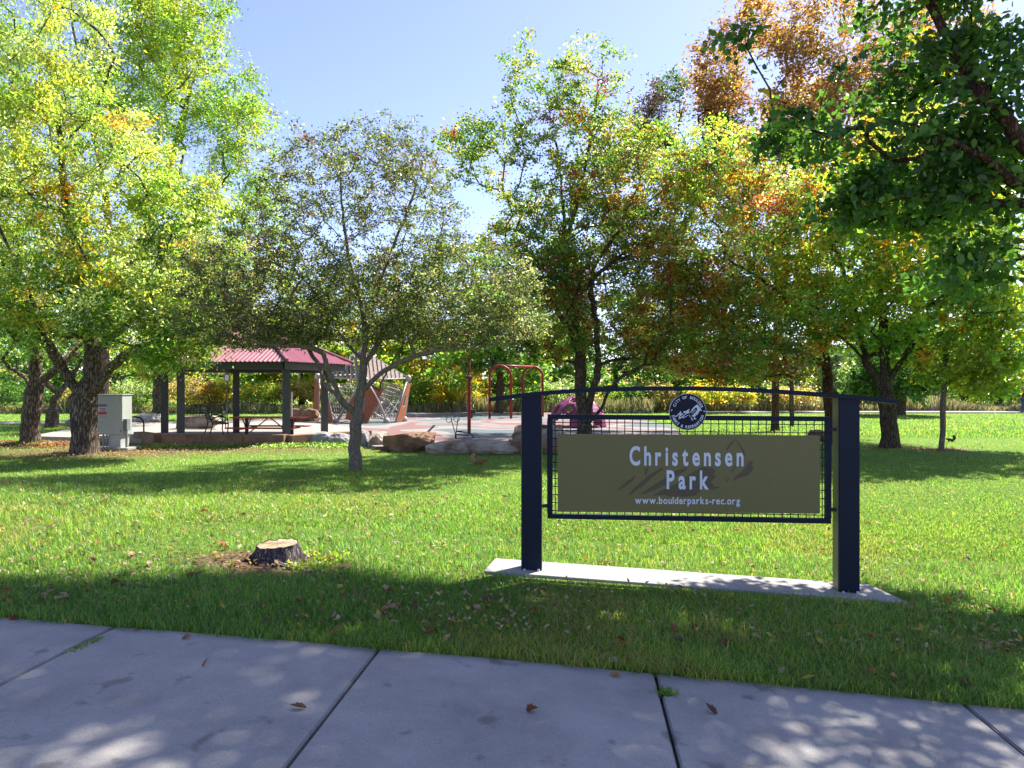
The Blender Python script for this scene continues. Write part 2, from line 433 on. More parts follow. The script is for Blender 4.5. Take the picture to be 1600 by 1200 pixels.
# ------------------------------------------------------------------ terrain
def make_ground():
    xs = np.concatenate([np.linspace(-260, -24, 14), np.arange(-22, 22.1, 0.5), np.linspace(24, 260, 14)])
    ed = lambda x: edge_y(x)
    ys = np.concatenate([np.arange(0.02, 3.9, 0.2), np.arange(4, 22, 0.4), np.arange(22, 60, 1.5), np.linspace(62, 600, 20)])
    V = []; nx, ny = len(xs), len(ys)
    for yy in ys:
        for x in xs:
            y = yy + ed(max(-22, min(22, x))) - 0.02
            z = gz(x, y) + (0.015 * mnoise.noise(Vector((x * 0.5, y * 0.5, 0))) if abs(x) < 24 and y < 60 else 0)
            z += 0.02 * sstep(0.0, 0.35, yy)     # the turf stands a little above the walk
            V.append((x, y, z))
    F = [(j * nx + i, j * nx + i + 1, (j + 1) * nx + i + 1, (j + 1) * nx + i) for j in range(ny - 1) for i in range(nx - 1)]
    o = np_mesh('lawn', V, F, 4, M['lawn'], smooth=True)
    o['kind'] = 'structure'
    return o

EA, EB = gp(0, 970), gp(1600, 1115)
ED = (EB - EA).normalized()
def edge_y(x):
    t = (x - EA.x) / (EB.x - EA.x)
    return EA.y + (EB.y - EA.y) * t + 0.05 * math.sin(math.pi * max(-1, min(2, t)))
lawn = make_ground()

# ------------------------------------------------------------------ sidewalk, kerb and road
def sidewalk():
    root = bpy.data.objects.new('sidewalk', None); link(root); root['kind'] = 'structure'
    joints = [x for x in (-2.53 - 1.69 * 3, -2.53 - 1.69 * 2, -2.53 - 1.69, -2.53, -0.82, 0.85, 2.55, 4.24, 5.93, 7.6)]
    nrm = Vector((-ED.y, ED.x, 0)).normalized()     # away from the camera
    W = 1.75
    for i in range(len(joints) - 1):
        a, b = joints[i] + 0.009, joints[i + 1] - 0.009
        m = MB(); n = 6
        front, back = [], []
        for k in range(n + 1):
            x = a + (b - a) * k / n
            p = Vector((x, edge_y(x) + 0.03, 0))
            q = Vector((x, 0, 0)) + Vector((nrm.x, nrm.y, 0)) * (-W); q.y = edge_y(x) - W
            q.x = x - nrm.x * W
            back.append(Vector((p.x, p.y, gz(p.x, p.y) + 0.012))); front.append(Vector((q.x, q.y, gz(q.x, q.y) + 0.012)))
        for k in range(n):
            poly = [front[k], front[k + 1], back[k + 1], back[k]]
            m.slab([tuple(v) for v in poly], -0.1, 0)
        me_o = m.build('concrete_slab', M['conc'], root)
        # weld and soften the edges
        bm = bmesh.new(); bm.from_mesh(me_o.data)
        bmesh.ops.remove_doubles(bm, verts=bm.verts, dist=0.0005)
        inner = [f for f in bm.faces if abs(f.normal.z) < 0.3 and all(len(e.link_faces) > 2 for e in f.edges if abs(e.verts[0].co.z - e.verts[1].co.z) > 0.05)]
        bmesh.ops.delete(bm, geom=inner, context='FACES')
        es = [e for e in bm.edges if len(e.link_faces) == 2 and e.calc_face_angle(0) > 1.0]
        bmesh.ops.bevel(bm, geom=es, offset=0.008, segments=2, affect='EDGES')
        bm.to_mesh(me_o.data); bm.free()
    # soil in the joints, a sheet below the slabs' tops
    m = MB(); xs = np.linspace(joints[0], joints[-1], 24)
    for k in range(len(xs) - 1):
        p = []
        for x in (xs[k], xs[k + 1]):
            p.append((x, edge_y(x) + 0.04)); p.append((x - nrm.x * W, edge_y(x) - W))
        vs = [(p[1][0], p[1][1]), (p[3][0], p[3][1]), (p[2][0], p[2][1]), (p[0][0], p[0][1])]
        m.add([(x, y, gz(x, y) - 0.022) for x, y in vs], [(0, 1, 2, 3)])
    o = m.build('joint_filling', M['gutter'], root)
    # kerb and road
    m = MB()
    for k in range(14):
        x0, x1 = -12 + k * 1.7, -12 + (k + 1) * 1.7 - 0.006
        m.slab([(x, y, gz(x, y)) for x, y in ((x0, edge_y(x0) - W - 0.17), (x1, edge_y(x1) - W - 0.17), (x1, edge_y(x1) - W - 0.01), (x0, edge_y(x0) - W - 0.01))], -0.3, 0.008)
    k = m.build('kerb', M['conc']); k['kind'] = 'structure'
    m = MB()
    xs = np.linspace(-260, 260, 105)
    for i in range(len(xs) - 1):
        a, b = xs[i], xs[i + 1]
        ya, yb = edge_y(max(-22, min(22, a))) - W - 0.165, edge_y(max(-22, min(22, b))) - W - 0.165
        m.add([(a, -60, gz(a, 0) - 0.13), (b, -60, gz(b, 0) - 0.13), (b, yb, gz(b, yb) - 0.13), (a, ya, gz(a, ya) - 0.13)], [(0, 1, 2, 3)])
    r = m.build('road', M['asphalt']); r['kind'] = 'structure'
sidewalk()

# ------------------------------------------------------------------ plaza, playground ground, paths
def sheet(name, pts, z, m, kind='structure', thick=0.3):
    mb = MB(); mb.slab([(p[0], p[1]) for p in pts], z - thick, z)
    o = mb.build(name, m); o['kind'] = kind; return o
plaza = sheet('plaza', [(-15.2, 22.6), (-10.6, 21.15), (-6.3, 20.75), (-4.9, 22.8), (-5.2, 25.6), (-7.6, 30.0), (-12, 33.5), (-18, 31.8)], 0.10, M['pale_conc'])
play = sheet('playground_surface', [(-5.0, 23.2), (-4.9, 22.9), (-4.4, 22.4), (-4.2, 20.2), (-3.6, 18.9), (2.6, 18.7), (4.2, 20.3), (5.8, 24.5), (6.6, 30), (6.0, 38), (3, 45.5), (-6, 45.5), (-12, 41), (-14, 33.4), (-12.5, 32.4), (-8.5, 29.4), (-5.8, 25.0)], 0.075, M['rubber'])
sheet('path', [(-60, 37), (-18.5, 31.2), (-18.0, 32.8), (-60, 39.5)], 0.05, M['pale_conc'])
sheet('path', [(10.5, 46.2), (90, 46.0), (90, 48.8), (10.5, 48.6)], 0.05, M['pale_conc'])
sheet('path', [(-16.2, 20.2), (-12.8, 20.2), (-12.5, 21.0), (-16.0, 21.2)], 0.05, M['pale_conc'])

# ------------------------------------------------------------------ park sign
A_S = R(3.4)
U = Vector((math.cos(A_S), -math.sin(A_S), 0)); W_ = Vector((math.sin(A_S), math.cos(A_S), 0))
S0 = Vector(((830.5 - CX) / FPX * 6.4, 6.4, 0))
def sl(px, py, back=0.0):
    """photo pixel on the plane `back` metres behind the posts' front faces -> local x, z"""
    k = (px - CX) / FPX
    o = S0 + W_ * back
    l = (k * o.y - o.x) / (U.x - k * U.y)
    Y = o.y + l * U.y
    return l, EYE - (py - HOR) / FPX * Y
def sign():
    root = empty('park_sign', S0, 'olive park name sign in a navy mesh frame between two posts under a curved bar', 'sign', rz=-A_S)
    bpy.context.view_layer.update()
    P = lambda m, name, mt, **k: m.build(name, mt, root, local=True, **k)
    PD = 0.15
    for (pl, pr, pb, pt) in ((815, 846, 892, 614), (1311.5, 1343.5, 927, 618)):
        x0, zb = sl(pl, pb); x1, _ = sl(pr, pb); _, zt = sl((pl + pr) / 2, pt)
        w = x1 - x0; xc = (x0 + x1) / 2
        zb -= 0.03
        m = MB(); m.box((xc, PD / 2, (zb + zt) / 2), (w, PD, zt - zb)); o = P(m, 'post', M['navy'], bevel=0.004)
        for s in (-1, 1):
            m = MB(); m.box((xc + s * (w / 2 + 0.002), PD / 2 + 0.004, (zb + zt) / 2), (0.006, PD - 0.028, zt - zb - 0.02))
            q = m.build('side_plate', M['post_side'], o, local=True)
        for s in (-1, 1):
            m = MB(); m.lathe([(0, 0.022), (0.011, 0.022), (0.014, 0.0)], (xc + s * w * 0.35, -0.02, zb + 0.031), 8)
            m.build('anchor_bolt', M['badge_rim'], o, local=True)
    # curved top bar
    pts = [(765, 624.5), (800, 619.5), (830, 616), (880, 612), (925, 609.3), (1000, 607.2), (1075, 607), (1140, 608.3), (1200, 611), (1260, 615), (1327, 620), (1365, 624), (1398, 628)]
    m = MB(); ps = []
    for px, py in pts:
        x, z = sl(px, py, 0.05); ps.append((x, z))
    for i in range(len(ps) - 1):
        (x0, z0), (x1, z1) = ps[i], ps[i + 1]
        h = 0.019
        vs = [(x0, -0.02, z0 - h), (x0, PD + 0.02, z0 - h), (x0, PD + 0.02, z0 + h), (x0, -0.02, z0 + h), (x1, -0.02, z1 - h), (x1, PD + 0.02, z1 - h), (x1, PD + 0.02, z1 + h), (x1, -0.02, z1 + h)]
        fs = [(0, 4, 7, 3), (1, 2, 6, 5), (3, 7, 6, 2), (0, 1, 5, 4)]
        if i == 0: fs.append((0, 3, 2, 1))
        if i == len(ps) - 2: fs.append((4, 5, 6, 7))
        m.add(vs, fs)
    o = P(m, 'curved_bar', M['navy'])
    bm = bmesh.new(); bm.from_mesh(o.data); bmesh.ops.remove_doubles(bm, verts=bm.verts, dist=1e-4)
    bmesh.ops.recalc_face_normals(bm, faces=bm.faces); bm.to_mesh(o.data); bm.free()
    # frame
    B = 0.05
    cTL, cTR, cBL, cBR = sl(855.5, 647.5, B), sl(1299, 651, B), sl(855.5, 810.5, B), sl(1299, 818.5, B)
    ft = 0.042; fd = 0.05; yc = B + fd / 2
    def bar(a, b, name='frame_bar', th=ft):
        m = MB(); m.beam((a[0], yc, a[1]), (b[0], yc, b[1]), fd, th); return P(m, name, M['navy'], bevel=0.002)
    h = ft / 2
    bar((cTL[0], cTL[1] - h), (cTR[0], cTR[1] - h)); bar((cBL[0], cBL[1] + h), (cBR[0], cBR[1] + h))
    bar((cTL[0] + h, cTL[1] - ft - .001), (cBL[0] + h, cBL[1] + ft + .001)); bar((cTR[0] - h, cTR[1] - ft - .001), (cBR[0] - h, cBR[1] + ft + .001))
    # brackets to the posts
    for (pxa, pxb, py) in ((846, 857, 667), (846, 857, 791), (1297, 1312, 671), (1297, 1312, 797)):
        a, b = sl(pxa, py, B), sl(pxb, py, B)
        m = MB(); m.beam((a[0] - 0.004, yc, a[1]), (b[0] + 0.004, yc, b[1]), 0.03, 0.03); P(m, 'bracket', M['black'])
    # grid bars
    def lerp(a, b, t): return (a[0] + (b[0] - a[0]) * t, a[1] + (b[1] - a[1]) * t)
    nv, nh = 36, 13
    for i in range(1, nv):
        t = i / nv; a, b = lerp(cTL, cTR, t), lerp(cBL, cBR, t)
        m = MB(); m.tube([(a[0], yc, a[1] - ft), (b[0], yc, b[1] + ft)], 0.0042, 6); P(m, 'grid_bar', M['navy'])
    for j in range(1, nh):
        t = j / nh; a, b = lerp(cTL, cBL, t), lerp(cTR, cBR, t)
        m = MB(); m.tube([(a[0] + ft, yc - 0.0084, a[1]), (b[0] - ft, yc - 0.0084, b[1])], 0.0042, 6); P(m, 'grid_bar', M['navy'])
    # panel
    PB = 0.035
    q = [sl(871.5, 678, PB), sl(1281, 680.5, PB), sl(1281, 802.5, PB), sl(871.5, 796.5 + 3, PB)]
    m = MB(); m.prism(q, PB - 0.004, PB + 0.006); panel = P(m, 'panel', M['olive'])
    # ghosted mountain print: the pixel outlines were read off the 3.9x crop of the panel
    def c6(x, y): return sl(880 + x / 3.902, 640 + y / 3.9, PB)
    shapes = [
        [(325, 492), (390, 435), (445, 398), (438, 418), (400, 452), (345, 490)],
        [(400, 520), (430, 480), (520, 400), (600, 352), (610, 362), (540, 415), (500, 455), (440, 495), (412, 522)],
        [(500, 400), (495, 365), (520, 350), (512, 385)],
        [(470, 518), (520, 478), (600, 430), (680, 375), (760, 350), (745, 372), (690, 405), (640, 450), (560, 488), (500, 512)],
        [(545, 525), (600, 492), (680, 455), (770, 392), (850, 350), (905, 352), (930, 375), (915, 395), (935, 408), (900, 440), (925, 470), (965, 468), (910, 490), (850, 478), (805, 525), (720, 532), (655, 530), (610, 518)],
        [(990, 245), (1020, 200), (1052, 180), (1048, 192), (1022, 215), (1002, 248)],
        [(1052, 180), (1075, 205), (1100, 245), (1112, 280), (1104, 282), (1088, 250), (1066, 215)],
        [(1130, 312), (1162, 318), (1150, 340), (1160, 358), (1140, 385), (1118, 405), (1060, 418), (1035, 438), (1050, 405), (1085, 380), (1110, 350)],
        [(1015, 385), (1050, 340), (1056, 344), (1028, 380)],
        [(990, 442), (1005, 412), (1010, 416), (998, 445)],
    ]
    m = MB()
    for s in shapes: m.prism([c6(*p) for p in s], PB - 0.0052, PB - 0.0038)
    m.build('mountain_print', M['print'], panel, local=True)
    # lettering
    def text_mesh(body, off=0.0, res=4):
        cu = bpy.data.curves.new('t', 'FONT'); cu.body = body; cu.size = 1.0; cu.offset = off; cu.resolution_u = res
        cu.fill_mode = 'FRONT'
        ob = bpy.data.objects.new('t', cu); COL.objects.link(ob)
        dg = bpy.context.evaluated_depsgraph_get()
        me = bpy.data.meshes.new_from_object(ob.evaluated_get(dg))
        vs = [v.co.copy() for v in me.vertices]; fs = [tuple(p.vertices) for p in me.polygons]
        bpy.data.objects.remove(ob); bpy.data.curves.remove(cu); bpy.data.meshes.remove(me)
        return vs, fs
    def fit(body, x0, y0, x1, y1, name, off, spacing=1.0):
        """letters laid out one by one so that the tracking can be opened, then fitted to a pixel box"""
        V, F = [], []; pen = 0
        for ch in body:
            vs, fs = text_mesh(ch, off)
            a = min(v.x for v in vs); b = max(v.x for v in vs)
            base = len(V)
            V += [Vector((v.x - a + pen, v.y, 0)) for v in vs]; F += [tuple(i + base for i in f) for f in fs]
            pen += (b - a) + spacing
        xa, xb = min(v.x for v in V), max(v.x for v in V); ya, yb = min(v.y for v in V), max(v.y for v in V)
        L0, Z0 = sl(x0, y1, PB); L1, Z1 = sl(x1, y0, PB)
        _, Z0b = sl(x1, y1 + (x1 - x0) * 0.008, PB)
        m = MB(); out = []
        for v in V:
            t = (v.x - xa) / (xb - xa); s = (v.y - ya) / (yb - ya)
            zb = Z0 + (Z0b - Z0) * t
            out.append((L0 + (L1 - L0) * t, PB - 0.0066, zb + (Z1 - Z0) * s))
        m.add(out, F)
        return m.build(name, M['white_text'], panel, local=True)
    fit('Christensen', 983.5, 697.5, 1161.5, 727.5, 'lettering', 0.028, 0.26)
    fit('Park', 1041.5, 735, 1107, 764.5, 'lettering', 0.028, 0.24)
    fit('www.boulderparks-rec.org', 992, 777, 1156, 790.5, 'lettering', 0.02, 0.10)
    # round badge
    YB = 0.026
    (bx, bz) = sl(1074.5, 643.5, YB); rad = 29.0 / FPX * 6.28
    n = 48
    ring = lambda r, k=n: [(bx + r * math.cos(2 * math.pi * i / k), bz + r * math.sin(2 * math.pi * i / k)) for i in range(k)]
    m = MB(); m.prism(ring(rad), YB, YB + 0.012); rim = P(m, 'badge', M['badge_rim'])
    m = MB(); m.prism(ring(rad * 0.972), YB - 0.002, YB + 0.004); m.build('badge_face', M['badge'], rim, local=True)
    def arc(body, a0, a1, r, flip, hgt):
        k = len(body)
        for i, ch in enumerate(body):
            V, F = [], []
            if ch == ' ': continue
            vs, fs = text_mesh(ch, 0.035, 2)
            xa, xb = min(v.x for v in vs), max(v.x for v in vs); ya = 0.0
            an = R(a0 + (a1 - a0) * i / (k - 1))
            cen = Vector((math.cos(an), math.sin(an))); rot = an - math.pi / 2 if not flip else an + math.pi / 2
            base = len(V); sc = hgt / 0.72
            for v in vs:
                x = (v.x - (xa + xb) / 2) * sc * 0.92; y = (v.y - 0.36) * sc
                c, s = math.cos(rot), math.sin(rot)
                V.append((bx + cen.x * r + x * c - y * s, YB - 0.0035, bz + cen.y * r + x * s + y * c))
            F += [tuple(j + base for j in f) for f in fs]
            m = MB(); m.add(V, F); m.build('letter', M['white_text'], rim, local=True)
    arc('CITY OF BOULDER', 154, 20, rad * 0.80, False, rad * 0.15)
    arc('PARKS & RECREATION', 197, 342, rad * 0.82, True, rad * 0.15)
    def cb(x, y): return sl(1030 + x / 15.0, 600 + y / 15.0, YB)
    m = MB()
    for (x, y) in ((290, 615), (1052, 640)):
        c = cb(x, y); m.prism([(c[0] + 0.007 * math.cos(k * math.pi / 4), c[1] + 0.007 * math.sin(k * math.pi / 4)) for k in range(8)], YB - 0.0042, YB - 0.003)
    shp = [[(360, 745), (405, 742), (440, 700), (480, 668), (495, 630), (512, 655), (520, 700), (560, 680), (548, 722), (500, 745), (480, 790), (530, 762), (580, 725), (560, 770), (490, 815), (462, 822), (452, 800), (470, 740), (478, 705), (440, 735), (410, 765), (365, 765)],
           [(560, 650), (590, 630), (620, 640), (660, 610), (700, 580), (708, 600), (690, 640), (700, 668), (740, 640), (760, 600), (810, 540), (860, 495), (900, 478), (940, 540), (1000, 622), (985, 632), (955, 610), (940, 640), (905, 700), (880, 725), (850, 715), (830, 680), (870, 640), (890, 600), (880, 550), (840, 560), (800, 610), (760, 640), (720, 672), (690, 680), (660, 690), (600, 720), (560, 790), (545, 800), (560, 760), (600, 700), (640, 660), (610, 670), (580, 690), (570, 670)],
           [(560, 795), (620, 755), (680, 720), (672, 735), (600, 785), (555, 808)],
           [(690, 708), (705, 715), (735, 775), (722, 782)],
           [(745, 790), (770, 785), (765, 810), (795, 850), (770, 858), (750, 825)],
           [(755, 745), (800, 715), (820, 680), (850, 720), (870, 740), (830, 760), (830, 800), (866, 800), (864, 812), (832, 832), (812, 832), (810, 770), (780, 760)],
           [(745, 690), (800, 640), (850, 600), (858, 608), (800, 660), (752, 695)]]
    for s in shp:
        m.prism([cb(*p) for p in s], YB - 0.0042, YB - 0.003)
    m.build('badge_mountains', M['white_text'], rim, local=True)
    # concrete footing: a thing of its own under the posts
    m = MB(); th = 0.16
    zl, zr = sl(830, 892)[1], sl(1327, 927)[1]
    xl, xr = sl(758, 889)[0], sl(1405, 942)[0]
    x_of = lambda l, y: S0 + U * l + W_ * y
    lp, rp = 0.0, sl(1327, 927)[0]
    sz = lambda l: zl + 0.006 + (zr - zl) * (l - lp) / (rp - lp)
    pl = []
    for l, y in ((xl, -0.13), (xr, -0.19), (xr - 0.10, 0.36), (xl + 0.06, 0.36)):
        p = x_of(l, y); pl.append((p.x, p.y, sz(l)))
    m.slab(pl, -th, 0)
    o = m.build('sign_footing', M['conc'], bevel=0.012)
    tag(o, 'long low concrete footing slab under the park sign posts', 'footing')
    return [(pl[0][0] - .04, pl[0][1] - .07), (pl[1][0] + .04, pl[1][1] - .07), pl[2], pl[3]]
SLAB = sign()

# ------------------------------------------------------------------ trees
class Skel:
    def __init__(s, seed): s.p = []; s.par = []; s.rng = np.random.default_rng(seed); s.lock = 0; s.arr = np.zeros((200, 3))
    def add(s, p, par):
        if len(s.p) >= len(s.arr): s.arr = np.vstack([s.arr, np.zeros_like(s.arr)])
        s.arr[len(s.p)] = p
        s.p.append(np.array(p, dtype=float)); s.par.append(par); return len(s.p) - 1
    def poly(s, pts, step=0.2, wob=0.012):
        pts = [np.array(p, dtype=float) for p in pts]
        if not s.p: cur = s.add(pts[0], -1); start = 1
        else:
            d = np.linalg.norm(s.arr[:len(s.p)] - pts[0], axis=1); cur = int(d.argmin()); start = 0
            if d[cur] < 0.25: start = 1
        # Catmull-Rom through the points
        P = [s.p[cur]] + pts[start:]
        for i in range(len(P) - 1):
            p0 = P[max(i - 1, 0)]; p1 = P[i]; p2 = P[i + 1]; p3 = P[min(i + 2, len(P) - 1)]
            n = max(2, int(np.linalg.norm(p2 - p1) / step))
            for k in range(1, n + 1):
                t = k / n
                q = 0.5 * ((2 * p1) + (-p0 + p2) * t + (2 * p0 - 5 * p1 + 4 * p2 - p3) * t * t + (-p0 + 3 * p1 - 3 * p2 + p3) * t ** 3)
                q = q + s.rng.normal(0, wob, 3)
                cur = s.add(q, cur)
        return cur
    def grow(s, targets, root_i, step=0.3, up=0.15, wob=0.05, bias=0.25):
        root = s.p[root_i]
        order = np.argsort(np.linalg.norm(targets - root, axis=1))
        depth = {0: 0.0}
        dist = np.zeros(len(s.p) + 1)
        dl = [0.0] * len(s.p)
        for i in range(1, len(s.p)): dl[i] = dl[s.par[i]] + float(np.linalg.norm(s.p[i] - s.p[s.par[i]]))
        tips = []
        for ti in order:
            t = targets[ti]
            n = len(s.p); A = s.arr[s.lock:n]
            v = t - A; d = np.linalg.norm(v, axis=1)
            pen = np.array(dl[s.lock:n]) * bias * 0.3 + np.where(v[:, 2] < -0.15 * d, d * 0.5, 0)
            j = int((d + pen).argmin()); a = A[j]; cur = j + s.lock; dd = d[j]
            m = max(1, int(dd / step))
            mid = (a + t) / 2 + np.array([0, 0, up * dd]) + s.rng.normal(0, wob * dd, 3)
            for k in range(1, m + 1):
                u = k / m
                q = (1 - u) ** 2 * a + 2 * u * (1 - u) * mid + u * u * t
                if k < m: q = q + s.rng.normal(0, wob * 0.35, 3)
                nc = s.add(q, cur); dl.append(dl[cur] + float(np.linalg.norm(q - s.p[cur]))); cur = nc
            tips.append((ti, cur))
        return tips
    def mesh(s, r_tip, r_base, gzf=None, flare=0.5, rough=0.06, min_draw=0.0, power=None):
        n = len(s.p); cnt = np.zeros(n); ch = [[] for _ in range(n)]
        for i in range(1, n): ch[s.par[i]].append(i)
        for i in range(n - 1, -1, -1):
            if not ch[i]: cnt[i] = 1
            if s.par[i] >= 0: cnt[s.par[i]] += cnt[i]
        p = math.log(r_base / r_tip) / math.log(max(cnt[0], 2)) if power is None else power
        r = r_tip * cnt ** p
        s.r = r
        V, F4 = [], []; base = s.p[0]
        stack = [(0, -1)]
        vi = 0
        rng = s.rng
        ph = rng.uniform(0, 6.28, 3)
        while stack:
            st, par = stack.pop()
            chain = [] if par < 0 else [par]
            c = st
            while True:
                chain.append(c)
                if not ch[c]: break
                k = max(ch[c], key=lambda q: cnt[q])
                for o in ch[c]:
                    if o != k: stack.append((o, c))
                c = k
            if len(chain) < 2: continue
            rr = [r[c] for c in chain]
            if par >= 0: rr[0] = min(rr[0], r[chain[1]] * 1.15)
            if max(rr) < min_draw: continue
            mx = max(rr); sides = 14 if mx > 0.12 else (8 if mx > 0.045 else (5 if mx > 0.018 else 3))
            prev = None; b0 = vi
            for i, c in enumerate(chain):
                pt = s.p[c]
                t = s.p[chain[min(i + 1, len(chain) - 1)]] - s.p[chain[max(i - 1, 0)]]
                L = np.linalg.norm(t); t = t / (L if L > 1e-9 else 1)
                if prev is None:
                    ref = np.array([0, 0, 1.0]) if abs(t[2]) < 0.9 else np.array([0, 1.0, 0])
                    a = np.cross(t, ref)
                else: a = prev - t * prev.dot(t)
                a = a / max(np.linalg.norm(a), 1e-9); prev = a; b = np.cross(t, a)
                rad = rr[i]
                hgt = pt[2] - base[2]
                for k in range(sides):
                    an = 2 * math.pi * k / sides; q = rad
                    if mx > 0.1 and par < 0 or mx > 0.12:
                        fl = math.exp(-max(hgt, 0) / 0.28) * flare if par < 0 else 0
                        q = rad * (1 + fl * (0.75 + 0.5 * math.sin(an * 5 + ph[0]) * math.sin(an * 2 + ph[1]))) * (1 + rough * mnoise.noise(Vector((math.cos(an) * 2, math.sin(an) * 2, hgt * 1.6 + ph[2]))) * 2)
                    V.append(pt + (a * math.cos(an) + b * math.sin(an)) * q)
                vi += sides
            for i in range(len(chain) - 1):
                for k in range(sides):
                    k2 = (k + 1) % sides
                    F4.append((b0 + i * sides + k, b0 + i * sides + k2, b0 + (i + 1) * sides + k2, b0 + (i + 1) * sides + k))
        return np.array(V), np.array(F4)

def leaves_np(C, L, W, rng, droop=0.3, fold=0.25, six=False, upb=0.5, idx=None):
    n = len(C)
    L = L * rng.uniform(0.5, 1.35, n)[:, None]; W = W * rng.uniform(0.7, 1.25, n)[:, None]
    d = rng.normal(size=(n, 3)); d[:, 2] = d[:, 2] * 0.6 - droop
    d /= np.linalg.norm(d, axis=1)[:, None]
    nn = rng.normal(size=(n, 3)); nn[:, 2] += upb
    if idx is not None:      # leaves of one twig hang and face alike
        t1, t2 = rng.normal(size=(1999, 3)), rng.normal(size=(1999, 3)) * [1, 1, .5]
        nn = nn * 0.7 + t1[idx % 1999] * 1.1; d = d + t2[idx % 1999] * 0.5; d /= np.linalg.norm(d, axis=1)[:, None]
    s = np.cross(d, nn); s /= np.maximum(np.linalg.norm(s, axis=1)[:, None], 1e-6)
    nn = np.cross(s, d)
    if six:
        V = np.stack([C, C + d * L * 0.28 + s * W * 0.46 + nn * L * fold * .3, C + d * L * 0.68 + s * W * 0.36 + nn * L * fold * .3, C + d * L, C + d * L * 0.68 - s * W * 0.36 + nn * L * fold * .3, C + d * L * 0.28 - s * W * 0.46 + nn * L * fold * .3], axis=1).reshape(-1, 3)
        b = np.arange(n)[:, None] * 6
        F = np.concatenate([b + np.array([[0, 1, 2, 3]]), b + np.array([[0, 3, 4, 5]])], axis=1).reshape(-1, 4)
        return V, F, 6, 4
    V = np.stack([C, C + d * L * 0.42 + s * W * 0.5 + nn * L * fold * .35, C + d * L, C + d * L * 0.42 - s * W * 0.5 + nn * L * fold * .35], axis=1).reshape(-1, 3)
    F = np.arange(n * 4).reshape(n, 4)
    return V, F, 4, 4

def pick(pal, n, rng):
    w = np.array([p[1] for p in pal], dtype=float); w /= w.sum()
    return np.array([p[0] for p in pal])[rng.choice(len(pal), n, p=w)]

def E(px, py, Y, rx, rz, ry=None, w=1.0):
    c = at(px, py, Y); k = Y / FPX
    return (np.array(c), np.array([rx * k, (ry if ry else rx * k), rz * k]), w)

def sample(ells, n, rng, shell=0.55, gap=0.0, gs=0.45, seed=0):
    vol = np.array([e[1].prod() ** 0.8 * e[2] for e in ells]); vol /= vol.sum()
    out = []
    tries = 0
    while len(out) < n and tries < n * 12:
        tries += 1
        e = ells[rng.choice(len(ells), p=vol)]
        v = rng.normal(size=3); v /= np.linalg.norm(v)
        r = rng.uniform() ** (1 / 3) if rng.uniform() > shell else rng.uniform(0.72, 1.0)
        q = e[0] + v * r * e[1]
        if q[2] < 0.9: continue
        if gap > -1 and mnoise.noise(Vector(q) * gs + Vector((seed, 0, 0))) < gap - 0.15: continue
        # thin what lies far outside the frame
        if q[1] > 0.5:
            px = CX + q[0] / q[1] * FPX; py = HOR - (q[2] - EYE) / q[1] * FPX
            if (px < -260 or px > 1860 or py < -320) and rng.uniform() < 0.6: continue
        out.append(q)
    return np.array(out)

